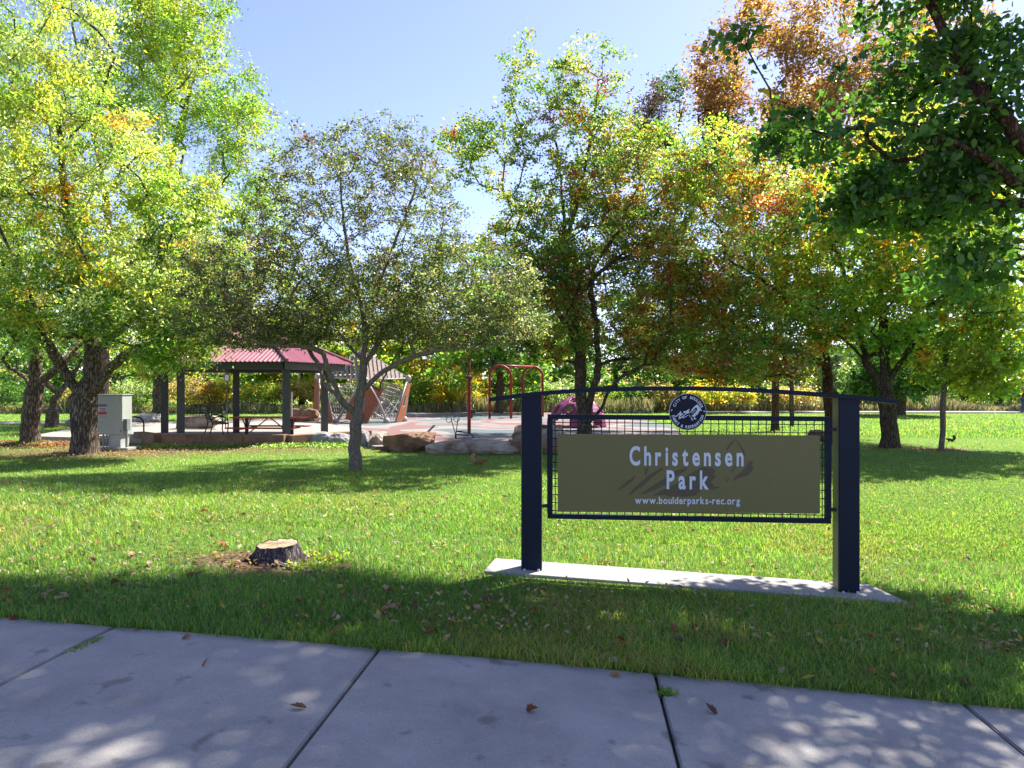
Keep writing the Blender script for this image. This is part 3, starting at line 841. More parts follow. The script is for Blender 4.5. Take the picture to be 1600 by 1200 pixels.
def tree(name, label, polys, r_base, ells, nt, nl, leaf, pal_lo, pal_hi=None, seed=1, sig=0.3, bark='bark', group=None, r_tip=0.006,
         step=0.3, up=0.12, wob=0.05, gap=0.0, gs=0.45, zmid=None, mat_leaf='leaf', berries=0, droop=0.3, six=False, flare=0.5, coh=0.62,
         min_draw=0.0, flat=0.6, lock_frac=0.35, cat='tree', gain=1.0, xgrad=None, shell=0.62, bias=0.25, jit=0.13):
    rng = np.random.default_rng(seed)
    base = Vector(polys[0][0])
    root = empty(name, base, label, cat, group)
    sk = Skel(seed)
    for i, pl in enumerate(polys): sk.poly(pl, 0.16 if r_base > 0.1 else 0.25)
    n_main = len(sk.p)
    # clusters may not join the lower trunk
    trunk_len = 0
    sk.lock = max(1, int(len(sk.p) * 0)) 
    first = [i for i in range(n_main) if sk.p[i][2] > base.z + (polys[0][-1][2] - base.z) * lock_frac]
    sk.lock = first[0] if first else 1
    T = sample(ells, nt, rng, shell, gap, gs, seed)
    tips = sk.grow(T, sk.lock, step, up, wob, bias)
    V, F = sk.mesh(r_tip, r_base, flare=flare, min_draw=min_draw)
    tr = np_mesh('trunk', V, F, 4, M[bark], root, smooth=True)
    # leaves: round tips and along the outer twigs
    A = sk.arr[:len(sk.p)]
    thin = np.where(sk.r < r_tip * 6)[0]; thin = thin[thin > n_main]
    if len(thin) == 0: thin = np.arange(len(A))
    tipi = np.array([t[1] for t in tips])
    idx = np.where(rng.uniform(size=nl) < 0.6, tipi[rng.integers(0, len(tipi), nl)], thin[rng.integers(0, len(thin), nl)])
    sg = sig * rng.uniform(0.25, 1.05, nl)[:, None]
    off = rng.normal(size=(nl, 3)) * np.array([1, 1, flat]) * sg * 0.85
    C = A[idx] + off
    keep = C[:, 2] > 0.35; C = C[keep]; idx = idx[keep]
    n = len(C)
    V, F, vp, nper = leaves_np(C, leaf[0], leaf[1], rng, droop, six=six, idx=idx)
    pal_hi = pal_hi or pal_lo
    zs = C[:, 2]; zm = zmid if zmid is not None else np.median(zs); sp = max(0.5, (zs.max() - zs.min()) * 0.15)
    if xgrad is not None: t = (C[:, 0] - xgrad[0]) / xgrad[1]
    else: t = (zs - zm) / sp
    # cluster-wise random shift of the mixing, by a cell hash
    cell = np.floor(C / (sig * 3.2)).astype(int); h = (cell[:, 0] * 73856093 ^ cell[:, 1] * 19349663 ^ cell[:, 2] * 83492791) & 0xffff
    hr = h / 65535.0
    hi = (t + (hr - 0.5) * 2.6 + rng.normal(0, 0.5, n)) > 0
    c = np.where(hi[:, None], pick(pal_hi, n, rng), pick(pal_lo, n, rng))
    # coherent colour in a cell
    r2 = np.random.default_rng(seed + 99); tab_lo, tab_hi = pick(pal_lo, 512, r2), pick(pal_hi, 512, r2)
    cc = np.where(hi[:, None], tab_hi[h % 512], tab_lo[h % 512])
    use = rng.uniform(size=n) < coh
    c = np.where(use[:, None], cc, c)
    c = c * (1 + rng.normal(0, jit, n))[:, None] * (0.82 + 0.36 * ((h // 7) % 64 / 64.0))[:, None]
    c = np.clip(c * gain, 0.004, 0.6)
    cr = np_mesh('crown', V, F, nper, M[mat_leaf], root, col=np.repeat(c, vp, axis=0))
    if berries:
        bi = tipi[rng.integers(0, len(tipi), berries // 5)]
        cen = A[bi] + rng.normal(size=(len(bi), 3)) * sig * 0.9
        P = np.repeat(cen, 5, axis=0) + rng.normal(size=(len(cen) * 5, 3)) * 0.035
        o8 = np.array([[1, 0, 0], [-1, 0, 0], [0, 1, 0], [0, -1, 0], [0, 0, 1], [0, 0, -1]]) * 0.024
        VV = (P[:, None, :] + o8[None]).reshape(-1, 3)
        f8 = np.array([[0, 2, 4], [2, 1, 4], [1, 3, 4], [3, 0, 4], [2, 0, 5], [1, 2, 5], [3, 1, 5], [0, 3, 5]])
        FF = (np.arange(len(P))[:, None, None] * 6 + f8[None]).reshape(-1, 3)
        np_mesh('berries', VV, FF, 3, M['berry'], root, smooth=True)['kind'] = 'stuff'
    return root

def PP(Y, *pts):
    return [tuple(at(p[0], p[1], Y + (p[2] if len(p) > 2 else 0))) for p in pts]
def gbase(px, py, *pts):
    """a trunk from a foot on the ground; further points (px, py, dY)"""
    g = gp(px, py); g.z -= 0.06
    return [tuple(g)] + PP(g.y, *pts), g.y

YG, LG, MG, DG = (0.25, 0.27, 0.045), (0.16, 0.255, 0.045), (0.085, 0.17, 0.038), (0.042, 0.095, 0.028)
YE, OR, RD, BR = (0.42, 0.28, 0.02), (0.38, 0.16, 0.03), (0.22, 0.05, 0.03), (0.16, 0.08, 0.035)
PALE = (0.33, 0.38, 0.20)

# left foreground tree with the cabinet beside it
b, Y = gbase(132, 711, (133, 680, 0), (131, 650, 0), (128, 622, 0), (122, 608, 0))
polys = [b, PP(Y, (122, 608, 0), (100, 580, -0.1), (80, 545, -0.4), (62, 512, -0.7), (50, 470, -1.0), (20, 400, -1.2), (-20, 320, -1.3)),
         PP(Y, (128, 622), (143, 590, 0.1), (145, 550, 0.2), (140, 515, 0.3), (128, 480, 0.4), (125, 420, 0.4), (105, 330, 0.2), (95, 230, 0)),
         PP(Y, (128, 622), (152, 605, -0.1), (165, 585, -0.2), (190, 560, -0.3), (215, 545, -0.5), (245, 535, -0.7), (290, 520, -1.0)),
         PP(Y, (145, 555), (170, 530, 0.3), (205, 500, 0.6), (240, 430, 0.6), (280, 340, 0.3)),
         PP(Y, (50, 470, -1.0), (20, 480, -1.8), (-40, 470, -2.4))]
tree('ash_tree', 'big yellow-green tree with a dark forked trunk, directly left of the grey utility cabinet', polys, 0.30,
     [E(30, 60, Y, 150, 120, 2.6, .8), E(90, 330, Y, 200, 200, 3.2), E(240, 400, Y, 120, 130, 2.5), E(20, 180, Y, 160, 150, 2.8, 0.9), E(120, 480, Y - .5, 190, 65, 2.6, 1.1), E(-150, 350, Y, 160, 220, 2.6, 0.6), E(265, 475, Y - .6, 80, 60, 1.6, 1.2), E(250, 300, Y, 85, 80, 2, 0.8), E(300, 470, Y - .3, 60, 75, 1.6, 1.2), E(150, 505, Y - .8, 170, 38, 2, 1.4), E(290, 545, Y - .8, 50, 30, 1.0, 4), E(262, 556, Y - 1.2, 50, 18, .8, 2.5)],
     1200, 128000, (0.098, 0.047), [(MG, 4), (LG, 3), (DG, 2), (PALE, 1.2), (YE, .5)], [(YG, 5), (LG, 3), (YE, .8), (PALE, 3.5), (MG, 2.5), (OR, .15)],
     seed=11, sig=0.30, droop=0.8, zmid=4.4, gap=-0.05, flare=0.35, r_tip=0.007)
# the one further left
b, Y = gbase(46, 697, (48, 660, 0), (52, 625, 0), (56, 600, 0))
polys = [b, PP(Y, (56, 600, 0), (56, 570, 0), (60, 540, 0.1), (58, 500, 0.2), (50, 440, 0.2)),
         PP(Y, (56, 602, 0), (80, 583, -0.2), (105, 560, -0.3), (135, 545, -0.4), (160, 520, -0.5)),
         PP(Y, (54, 606, 0), (38, 590, 0.2), (15, 575, 0.3), (-20, 565, 0.4))]
tree('ash_tree', 'dark barked tree at the left edge with fallen leaves round its foot', polys, 0.24,
     [E(-20, 420, Y, 150, 130, 3), E(90, 480, Y, 120, 80, 2.5), E(-40, 260, Y, 130, 140, 3, .6)], 380, 30000, (0.095, 0.045),
     [(MG, 4), (LG, 2), (DG, 3), (YG, 1)], [(LG, 3), (YG, 2), (MG, 2)], seed=12, sig=0.33, droop=0.7, zmid=5, gap=-0.05, flare=0.35)
# broken short trunk farther back
b, Y = gbase(81, 669, (81, 650, 0), (82, 630, 0))
tree('dead_trunk', 'short thick trunk with one cut limb, behind the left-edge tree', [b, PP(Y, (82, 640, 0), (84, 626, 0)), PP(Y, (76, 632, 0), (84, 622, -.2), (92, 616, -.3))],
     0.24, [E(70, 560, Y, 70, 45, 1.8)], 60, 5000, (0.10, 0.05), [(MG, 3), (DG, 3), (LG, 1)], seed=13, sig=0.35, flare=0.3)
# tall bright green ash behind
b, Y = gbase(157, 664, (157, 620, 0), (158, 560, 0), (160, 500, 0), (175, 400, 0))
polys = [b, PP(Y, (160, 500), (220, 380, .3), (270, 240, .4), (300, 130, .4)), PP(Y, (175, 400), (160, 280), (130, 130), (110, 20)), PP(Y, (200, 410), (300, 330), (370, 260))]
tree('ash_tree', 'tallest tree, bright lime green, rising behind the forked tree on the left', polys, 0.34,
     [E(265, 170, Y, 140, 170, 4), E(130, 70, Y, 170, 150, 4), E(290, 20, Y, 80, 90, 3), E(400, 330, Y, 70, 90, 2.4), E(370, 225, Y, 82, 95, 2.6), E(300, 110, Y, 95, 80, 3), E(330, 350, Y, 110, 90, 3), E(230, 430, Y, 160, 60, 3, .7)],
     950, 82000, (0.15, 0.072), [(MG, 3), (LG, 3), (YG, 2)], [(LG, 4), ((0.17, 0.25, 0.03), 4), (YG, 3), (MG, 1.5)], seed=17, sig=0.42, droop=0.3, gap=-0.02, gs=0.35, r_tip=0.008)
# brown trunk left of the shelter, yellow skirts
b, Y = gbase(246, 657, (247, 630, 0), (248, 600, 0), (247, 570, 0), (245, 530, 0), (240, 450, 0))
polys = [b, PP(Y, (247, 590), (215, 585), (180, 592)), PP(Y, (247, 575), (275, 560), (310, 545)), PP(Y, (245, 530), (330, 500), (420, 480))]
tree('ash_tree', 'thick brown trunked tree with yellowing low branches just left of the picnic shelter', polys, 0.26,
     [E(250, 510, Y, 130, 60, 3), E(400, 500, Y, 150, 70, 3.5), E(330, 430, Y, 170, 60, 3, .7), E(210, 565, Y, 70, 35, 2), E(340, 565, Y + 1, 90, 28, 2)],
     380, 26000, (0.19, 0.09), [(YG, 3), (YE, 2.5), (LG, 2), (MG, 2), (DG, 1)], seed=15, sig=0.45, droop=0.3)

# central small tree: fine dark twigs, sparse small leaves
b, Y = gbase(555, 737, (554, 700, 0), (557, 665, 0), (560, 640, 0), (562, 615, 0), (566, 590, 0), (567, 565, 0))
polys = [b,
         PP(Y, (558, 650, 0), (540, 632, -.1), (527, 615, -.2), (522, 598, -.2), (512, 575, -.3), (505, 552, -.35), (490, 545, -.5), (455, 541, -.7), (420, 540, -.9), (380, 530, -1.1), (330, 518, -1.2), (290, 500, -1.3)),
         PP(Y, (562, 620, 0), (578, 600, -.1), (600, 580, -.2), (625, 566, -.3), (650, 555, -.4), (700, 545, -.6), (760, 542, -.7), (820, 530, -.8)),
         PP(Y, (567, 565), (545, 540, .1), (525, 510, .2), (500, 470, .3), (470, 430, .3), (420, 380, .3)),
         PP(Y, (567, 565), (572, 520, .1), (560, 460, .1), (545, 400, 0), (535, 330, 0), (530, 250, 0)),
         PP(Y, (569, 575), (590, 540, .2), (610, 500, .3), (650, 450, .4), (700, 400, .5), (740, 370, .5)),
         PP(Y, (572, 520), (590, 450, -.2), (620, 370, -.3), (650, 290, -.3), (665, 230, -.3)),
         PP(Y, (527, 615, -.2), (505, 600, .2), (500, 575, .5), (470, 520, 1.0)),
         PP(Y, (578, 605, -.1), (592, 610, .3), (600, 590, .7), (640, 520, 1.2))]
tree('serviceberry_tree', 'small spreading grey-barked tree with thin olive leaves standing alone on the lawn left of centre', polys, 0.118,
     [E(560, 370, Y, 175, 170, 2.0), E(430, 440, Y, 145, 95, 1.7), E(700, 450, Y, 145, 90, 1.8), E(560, 470, Y, 260, 70, 2.0), E(620, 280, Y, 90, 85, 1.3, .5), E(480, 270, Y, 70, 70, 1.2, .5), E(400, 510, Y, 120, 38, 1.6, 1.2), E(720, 505, Y, 140, 42, 1.7, 1.2), E(330, 450, Y, 60, 70, 1.2), E(810, 480, Y, 50, 60, 1.2), E(600, 230, Y, 90, 50, 1.1, .6), E(400, 525, Y - .3, 120, 18, 1.2, 2)],
     3800, 96000, (0.06, 0.034), [((0.085, 0.115, 0.05), 5), ((0.06, 0.08, 0.045), 4), ((0.14, 0.165, 0.05), 2.5), (BR, 1.0), ((0.05, 0.065, 0.035), 1.5), ((0.24, 0.24, 0.15), 1.5)],
     seed=21, sig=0.13, bark='bark_smooth', r_tip=0.0035, step=0.16, up=0.06, wob=0.07, gap=-0.6, gs=0.7, flare=0.35, mat_leaf='leaf_dark', lock_frac=0.8, jit=0.3)

# hawthorn behind the sign, left half
b, Y = gbase(912, 700, (914, 680, 0), (912, 655, 0))
polys = [b, PP(Y, (911, 660, 0), (908, 620, 0), (907, 580, 0), (906, 545, 0), (898, 500, .1), (888, 440, .1), (884, 380, .1), (878, 300, .1), (868, 220, 0), (850, 140, 0)),
         PP(Y, (914, 668, -.05), (922, 630, -.1), (932, 590, -.2), (935, 560, -.2), (930, 500, -.3), (925, 430, -.3), (960, 370, -.4), (1020, 310, -.5), (1080, 270, -.5)),
         PP(Y, (918, 665, -.1), (938, 640, -.3), (955, 605, -.5), (985, 580, -.6), (1030, 570, -.7), (1080, 590, -.8), (1130, 590, -.9)),
         PP(Y, (884, 380), (905, 300), (925, 200), (935, 120)),
         PP(Y, (907, 560), (880, 500, -.3), (840, 450, -.4), (780, 400, -.4)),
         PP(Y, (925, 440, -.3), (955, 410), (1010, 365), (1060, 350))]
HP_LO = [(MG, 4), (DG, 3), (LG, 2), ((0.14, 0.13, 0.03), 2), (OR, .35), (RD, .2), (YG, 2), (PALE, 1)]
HP_HI = [(MG, 3), (LG, 3), (DG, 1.5), (YG, 2.2), (PALE, 1.2), (OR, 1.3), (RD, .9)]
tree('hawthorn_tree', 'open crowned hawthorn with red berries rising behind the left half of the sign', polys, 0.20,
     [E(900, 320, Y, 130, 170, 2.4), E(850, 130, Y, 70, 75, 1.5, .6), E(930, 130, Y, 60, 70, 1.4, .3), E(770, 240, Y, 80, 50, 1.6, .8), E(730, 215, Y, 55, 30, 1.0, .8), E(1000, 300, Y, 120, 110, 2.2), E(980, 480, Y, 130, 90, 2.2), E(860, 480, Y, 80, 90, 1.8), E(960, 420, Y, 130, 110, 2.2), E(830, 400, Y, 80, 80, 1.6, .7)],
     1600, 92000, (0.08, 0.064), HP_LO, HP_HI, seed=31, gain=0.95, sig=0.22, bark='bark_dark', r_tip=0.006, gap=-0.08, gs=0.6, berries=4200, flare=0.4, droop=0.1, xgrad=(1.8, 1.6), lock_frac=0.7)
# second hawthorn, warmer, low hanging
b, Y = gbase(1296, 694, (1297, 660, 0), (1294, 620, 0), (1292, 590, 0), (1290, 550, -0.2), (1270, 500, -.5))
polys = [b, PP(Y, (1290, 540, -.2), (1240, 480, -.8), (1180, 430, -1.2), (1120, 400, -1.5)), PP(Y, (1270, 500, -.5), (1260, 400, -.7), (1220, 320, -.9), (1150, 260, -1)),
         PP(Y, (1290, 570, 0), (1230, 545, -1.0), (1160, 530, -1.6), (1090, 540, -1.8))]
tree('hawthorn_tree', 'hawthorn full of orange and yellow leaves drooping over the right half of the sign', polys, 0.145,
     [E(1140, 380, Y - 1, 150, 140, 2.6), E(1200, 500, Y - 1, 120, 95, 2.5), E(1080, 500, Y - 1, 110, 95, 2.4), E(1220, 380, Y, 100, 120, 2.5), E(1100, 270, Y - 1, 90, 80, 2, .7), E(1150, 560, Y - 1.2, 140, 42, 2.2, 1.2)],
     1400, 84000, (0.083, 0.064), [(LG, 3), (MG, 3.5), (YG, 2.5), (DG, 1.5), (OR, 2.4), (RD, 1.3), (PALE, 1.6)], [(LG, 3), (YG, 2.5), (YE, .8), (OR, 3.2), (RD, 1.8), (PALE, 2), (MG, 3), (DG, 1)],
     seed=32, gain=1.25, sig=0.26, bark='bark_red', gap=-0.03, gs=0.6, berries=3000, droop=0.2, xgrad=(7.2, 2.0), lock_frac=0.8)
# tall orange ash behind
b, Y = gbase(1211, 674, (1211, 640, 0), (1212, 590, 0), (1215, 500, 0), (1220, 380, 0), (1225, 200, 0), (1230, 60, 0))
polys = [b, PP(Y, (1218, 420), (1150, 330), (1100, 220), (1090, 180)), PP(Y, (1220, 380), (1300, 260), (1340, 130))]
tree('ash_tree', 'tall ash in rust and orange autumn colour, top right of centre', polys, 0.14,
     [E(1170, 110, Y, 85, 100, 3), E(1200, 150, Y, 105, 130, 3.4), E(1280, 110, Y, 120, 130, 3.4), E(1230, 300, Y, 130, 110, 3.4), E(1340, 240, Y, 120, 130, 3.2), E(1430, 120, Y + 1, 110, 110, 3.2)],
     1000, 66000, (0.16, 0.078), [(YG, 2.5), (OR, 1.5), (YE, 1.5), (MG, 2), (LG, 1.5)], [((0.20, 0.095, 0.055), 4), ((0.24, 0.14, 0.055), 3.5), (BR, 2.5), (YG, 2), ((0.14, 0.07, 0.05), 2)],
     seed=33, sig=0.4, zmid=9.0, droop=0.3, bark='bark_red', gap=-0.02)
b, Y = gbase(1237, 667, (1237, 640, 0), (1230, 560, 0), (1180, 420, 0), (1100, 280, 0), (1060, 200, 0))
tree('ash_tree', 'dark purple topped tree peeking out between the hawthorn and the orange ash', [b], 0.10,
     [E(1055, 190, Y, 62, 70, 2.4), E(1095, 240, Y, 60, 80, 2.4)], 220, 17000, (0.16, 0.075),
     [(DG, 3), (MG, 2), ((0.05, 0.05, 0.06), 3), (YG, .6)], [((0.07, 0.04, 0.06), 4), (DG, 2), ((0.10, 0.05, 0.06), 2)], seed=34, sig=0.38, bark='bark_dark')
# maple on the right lawn
b, Y = gbase(1390, 701, (1389, 670, 0), (1386, 640, 0), (1384, 610, 0), (1383, 592, 0))
polys = [b, PP(Y, (1385, 615, 0), (1368, 590, 0), (1352, 565, 0), (1335, 545, -.2), (1315, 528, -.4), (1280, 500, -.6)),
         PP(Y, (1384, 600, 0), (1382, 560, .1), (1381, 520, .1), (1378, 470, .2), (1370, 380, .2), (1360, 250, .1)),
         PP(Y, (1352, 565, 0), (1345, 530, .2), (1335, 480, .4), (1310, 400, .5)),
         PP(Y, (1386, 598, 0), (1405, 570, -.1), (1420, 545, -.2), (1440, 515, -.3), (1470, 480, -.4), (1530, 400, -.5)),
         PP(Y, (1415, 550, -.2), (1460, 538, -.8), (1510, 538, -1.2), (1570, 550, -1.6))]
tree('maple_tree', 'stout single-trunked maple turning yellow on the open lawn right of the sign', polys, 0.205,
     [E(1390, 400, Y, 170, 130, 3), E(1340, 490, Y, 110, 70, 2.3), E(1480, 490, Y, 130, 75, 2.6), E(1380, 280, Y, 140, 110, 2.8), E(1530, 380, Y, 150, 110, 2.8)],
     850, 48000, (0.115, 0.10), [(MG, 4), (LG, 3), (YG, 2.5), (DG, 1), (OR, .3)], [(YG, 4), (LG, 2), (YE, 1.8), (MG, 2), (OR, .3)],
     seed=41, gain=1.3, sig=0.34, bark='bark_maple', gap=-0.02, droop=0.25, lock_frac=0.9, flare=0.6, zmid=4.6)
# young staked tree
b, Y = gbase(1470, 705, (1472, 670, 0), (1474, 630, 0), (1477, 590, 0), (1478, 540, 0), (1480, 470, 0), (1490, 400, 0))
tree('young_tree', 'slim young tree with lime leaves, in a mulch ring right of the maple', [b], 0.07,
     [E(1490, 560, Y, 75, 40, 1.4), E(1540, 585, Y, 80, 35, 1.5), E(1490, 480, Y, 85, 80, 1.6), E(1560, 510, Y, 70, 55, 1.5)],
     230, 13000, (0.12, 0.095), [(LG, 3), (YG, 4), (MG, 2), (YE, .7)], seed=42, sig=0.24, bark='bark_smooth', flare=0.25, gap=-0.1, lock_frac=0.45)
# overhanging street tree on the right: its trunk stands just outside the picture
ny, nx = 8.2, 7.9
tb = [(nx, ny, gz(nx, ny) - 0.05), (nx, ny, 1.2), (nx - 0.05, ny, 2.1), (nx - 0.15, ny - 0.05, 2.7), (nx - 0.2, ny - 0.05, 3.3)]
polys = [tb,
         [tb[-1]] + PP(7.3, (1700, 300, 0), (1610, 235, 0), (1575, 195, 0), (1535, 150, 0), (1500, 118, 0), (1462, 106, 0), (1405, 98, 0), (1360, 70, .1)),
         [tb[-1]] + PP(7.6, (1680, 330, 0), (1590, 290, -.1), (1530, 245, -.2), (1470, 215, -.3), (1400, 190, -.4), (1320, 180, -.4)),
         PP(7.3, (1535, 150, 0), (1480, 60, .5), (1420, -60, 1.0), (1330, -180, 1.4)),
         [tb[-1], (nx - 0.3, ny - 0.3, 4.5), (nx - 1.0, ny - 0.6, 6.5), (nx - 2.2, ny - 0.8, 8.2)],
         [tb[-1], (nx + 0.4, ny + 0.4, 4.4), (nx + 0.6, ny + 0.8, 7.0)],
         [tb[-1], (nx - 1.0, ny - 1.2, 4.2), (nx - 2.4, ny - 2.0, 5.6)]]
def B(x, y, z, rx, ry, rz, w=1.0): return (np.array([x, y, z], float), np.array([rx, ry, rz], float), w)
NP_ = [(DG, 2.0), ((0.05, 0.125, 0.03), 3.5), (MG, 4), ((0.11, 0.21, 0.035), 3.5), (YE, .08)]
tree('street_tree', 'big-leaved dark green tree whose branches hang in from the top right corner', polys, 0.2,
     [E(1520, 170, 8.2, 170, 120, 1.2, 1.0), E(1400, 240, 8.0, 170, 60, 0.9, 1.1), E(1540, 350, 7.9, 120, 80, 1.0, .8), E(1385, 130, 8.4, 100, 55, 1.0, .8), E(1180, 62, 8.5, 75, 14, .5, .5), E(1400, 10, 8.5, 150, 55, 1.0, .5), E(1400, 320, 8.0, 130, 30, .7, .9), E(1290, 315, 8.0, 60, 18, .4, 2),
      B(5.2, 7.4, 6.7, 2.3, 1.1, .8, .9), B(8.6, 8.2, 6.5, 1.8, 1.8, 1.8, .2), E(1250, 210, 8.2, 70, 35, .6, 1.0), E(1290, 330, 8.0, 80, 22, .5, 2), E(1480, 420, 7.8, 70, 40, .7, 1)],
     900, 20000, (0.092, 0.076), NP_, seed=51, gain=0.85, sig=0.19, bark='bark_red', six=True, droop=0.7, gap=0.08, gs=0.9, mat_leaf='leaf_dark', r_tip=0.005, lock_frac=0.95, flat=0.7)

# tree whose canopy is above the picture and shades the walk and the near lawn
tree('street_tree', 'tall street tree beyond the right edge whose high canopy shades the sidewalk', [[(11.6, 11.6, -0.1), (11.5, 11.6, 3), (10.8, 11.3, 6.0), (8.6, 10.8, 9.0)], [(10.8, 11.3, 6.0), (9.4, 11.4, 9.6), (7.5, 11.2, 11)], [(10.8, 11.3, 6.0), (11.6, 10.8, 9)]], 0.3,
     [B(-0.8, 9.2, 10.1, 1.9, 1.0, 0.9), B(1.6, 9.75, 10.1, 2.2, 1.35, 1.0), B(4.2, 10.5, 10.6, 2.4, 1.7, 1.0), B(4.0, 10.9, 10.4, 1.6, 1.2, 1.0, .6), B(6.4, 9.6, 9.9, 2.0, 1.1, .9)],
     900, 36000, (0.12, 0.10), NP_, seed=52, sig=0.33, bark='bark_dark', droop=0.5, gap=-0.02, gs=0.6, mat_leaf='leaf_dark')

# ------------------------------------------------------------------ far trees and shrubs
FAR = [
 # px, foot py, Y, crown centre py, rx, rz, trunk r, palette key, label
 (779, 648, 44, 520, 90, 85, 0.26, 'g', 'tree with a thick dark trunk seen through the red swing arches'),
 (1405, 648, 43, 560, 60, 60, 0.3, 'd', 'grey trunked tree standing just behind the maple trunk'),
 (745, 646, 52, 430, 75, 110, 0.3, 'd', 'dark green tree whose top rises between the two central crowns'),
 (640, 646, 54, 520, 100, 80, 0.25, 'y', 'yellow-green tree behind the climbing frame'),
 (690, 645, 50, 590, 55, 55, 0.12, 'o', 'golden orange small tree left of the red swing'),
 (560, 646, 56, 500, 110, 90, 0.25, 'g', 'mid green tree behind the small lone lawn tree'),
 (470, 646, 50, 545, 90, 70, 0.2, 'y', 'yellowing tree seen through the right bay of the shelter'),
 (360, 645, 52, 570, 90, 60, 0.2, 'y', 'golden green tree seen through the middle of the shelter'),
 (250, 645, 56, 540, 120, 90, 0.25, 'g', 'green tree far behind the brown trunk left of the shelter'),
 (90, 645, 54, 540, 150, 90, 0.3, 'd', 'dark green tree far back at the left'),
 (-60, 645, 50, 520, 160, 110, 0.3, 'g', 'green tree far back beyond the left edge'),
 (860, 646, 52, 560, 85, 70, 0.2, 'g', 'light green bushy tree behind the purple dome climber'),
 (960, 645, 55, 540, 100, 90, 0.25, 'd', 'dark bushy tree behind the hawthorn trunk'),
 (1060, 645, 52, 560, 90, 70, 0.2, 'g', 'green tree far behind the round badge'),
 (1180, 645, 55, 530, 110, 100, 0.25, 'g', 'green tree far behind the right half of the sign'),
 (1290, 645, 60, 500, 100, 130, 0.25, 'y', 'yellow-green tree far behind the right post'),
 (1340, 645, 54, 590, 50, 48, 0.15, 'p', 'pale grey-green small tree between the right post and the maple'),
 (1450, 645, 62, 480, 110, 140, 0.3, 'g', 'tall green tree far behind the young tree'),
 (1560, 642, 58, 500, 120, 130, 0.3, 'd', 'dark green tree far back at the right edge'),
 (1690, 642, 56, 480, 130, 150, 0.3, 'g', 'green tree far back beyond the right edge'),
]
PAL = {'g': [(MG, 4), (LG, 3), (DG, 2), (YG, 1)], 'd': [(DG, 4), (MG, 3), ((0.06, 0.09, 0.04), 2)], 'y': [(YG, 3.5), (YE, 1.2), (LG, 3), (MG, 2.5)],
       'o': [(YE, 3), (OR, 1.4), (YG, 3), (LG, 2)], 'p': [((0.20, 0.24, 0.15), 4), (MG, 2), (PALE, 2)], 'r': [((0.13, 0.06, 0.08), 3), (BR, 3), (DG, 2)],
       't': [((0.32, 0.25, 0.14), 4), ((0.22, 0.16, 0.09), 3), (YG, 1)]}
for i, (px, fy, Y, cy, rx, rz, tr_, pk, lab) in enumerate(FAR):
    base = at(px, HOR + EYE * FPX / Y, Y); base.z = -0.1
    top = at(px, cy, Y)
    polys = [[tuple(base), tuple(base.lerp(top, 0.4) + Vector((0.1, 0, 0))), tuple(top)]]
    tree('background_tree', lab, polys, tr_, [E(px, cy, Y, rx, rz, 3.2), E(px - rx * .5, cy + rz * .55, Y, rx * .7, rz * .5, 2.4, 1), E(px + rx * .5, cy + rz * .55, Y, rx * .7, rz * .5, 2.4, 1)],
         130, 8500, (0.33, 0.19), PAL[pk], seed=60 + i, sig=0.55, bark='bark_dark', step=0.8, gap=-0.05, gs=0.25, r_tip=0.012, group=None, min_draw=0.02)

SHR = [(30, 46, 50, 26, 'd', 'dark shrub at the far left above the path'), (140, 47, 42, 26, 't', 'straw coloured shrub behind the utility cabinet'), (215, 47, 40, 28, 'p', 'pale green shrub right of the cabinet'),
       (300, 46, 40, 32, 't', 'tan twiggy shrub in the left bay of the shelter'), (338, 47, 32, 26, 'o', 'golden shrub in the left bay of the shelter'), (352, 50, 30, 34, 'p', 'silvery shrub beside the rear shelter column'),
       (410, 48, 40, 24, 'y', 'yellow green shrub over the picnic table'), (468, 48, 32, 26, 't', 'straw coloured shrub in the right bay of the shelter'),
       (650, 47, 45, 30, 'y', 'yellowish shrub right of the climbing frame'), (712, 46, 38, 36, 'o', 'bright golden shrub beside the single red post'), (820, 47, 40, 26, 'g', 'green shrub between the swing arches'),
       (880, 47, 40, 26, 'p', 'pale green shrub behind the purple dome'), (990, 48, 40, 24, 'g', 'green shrub left of the round badge'), (1025, 48, 30, 24, 't', 'tan shrub touching the round badge on its left'),
       (1098, 46, 32, 26, 'o', 'bright orange shrub right of the round badge'), (1150, 47, 34, 20, 'o', 'small orange and green shrub under the curved bar'), (1235, 48, 40, 20, 't', 'straw shrub behind the two slim trunks'),
       (1352, 52, 26, 24, 'r', 'plum coloured shrub seen left of the maple trunk'), (1440, 52, 42, 26, 'r', 'dark purplish bare shrub right of the maple trunk'), (1500, 53, 46, 28, 'd', 'dark green shrub behind the young tree'),
       (1570, 53, 46, 28, 'g', 'green shrub near the walking person')]
for i, (px, Y, rx, rz, pk, lab) in enumerate(SHR):
    cy = HOR + EYE * FPX / Y - rz * 0.9
    base = at(px, cy, Y); base.z = -0.05
    stems = [[tuple(base), tuple(base + Vector((0.1, 0, 0.4)))], [tuple(base), tuple(base + Vector((-.5, .1, .9)))], [tuple(base), tuple(base + Vector((.5, -.1, .9)))]]
    tree('shrub', lab, stems, 0.05, [E(px, cy, Y, rx, rz, 1.6), E(px - rx * .5, cy + rz * .3, Y, rx * .5, rz * .6, 1.2), E(px + rx * .5, cy + rz * .2, Y, rx * .5, rz * .7, 1.2)],
         60, 3600, (0.19, 0.085), PAL[pk], seed=100 + i, sig=0.32, bark='bark_dark', step=0.4, gap=-1, r_tip=0.008, lock_frac=0, cat='shrub', flat=0.9)

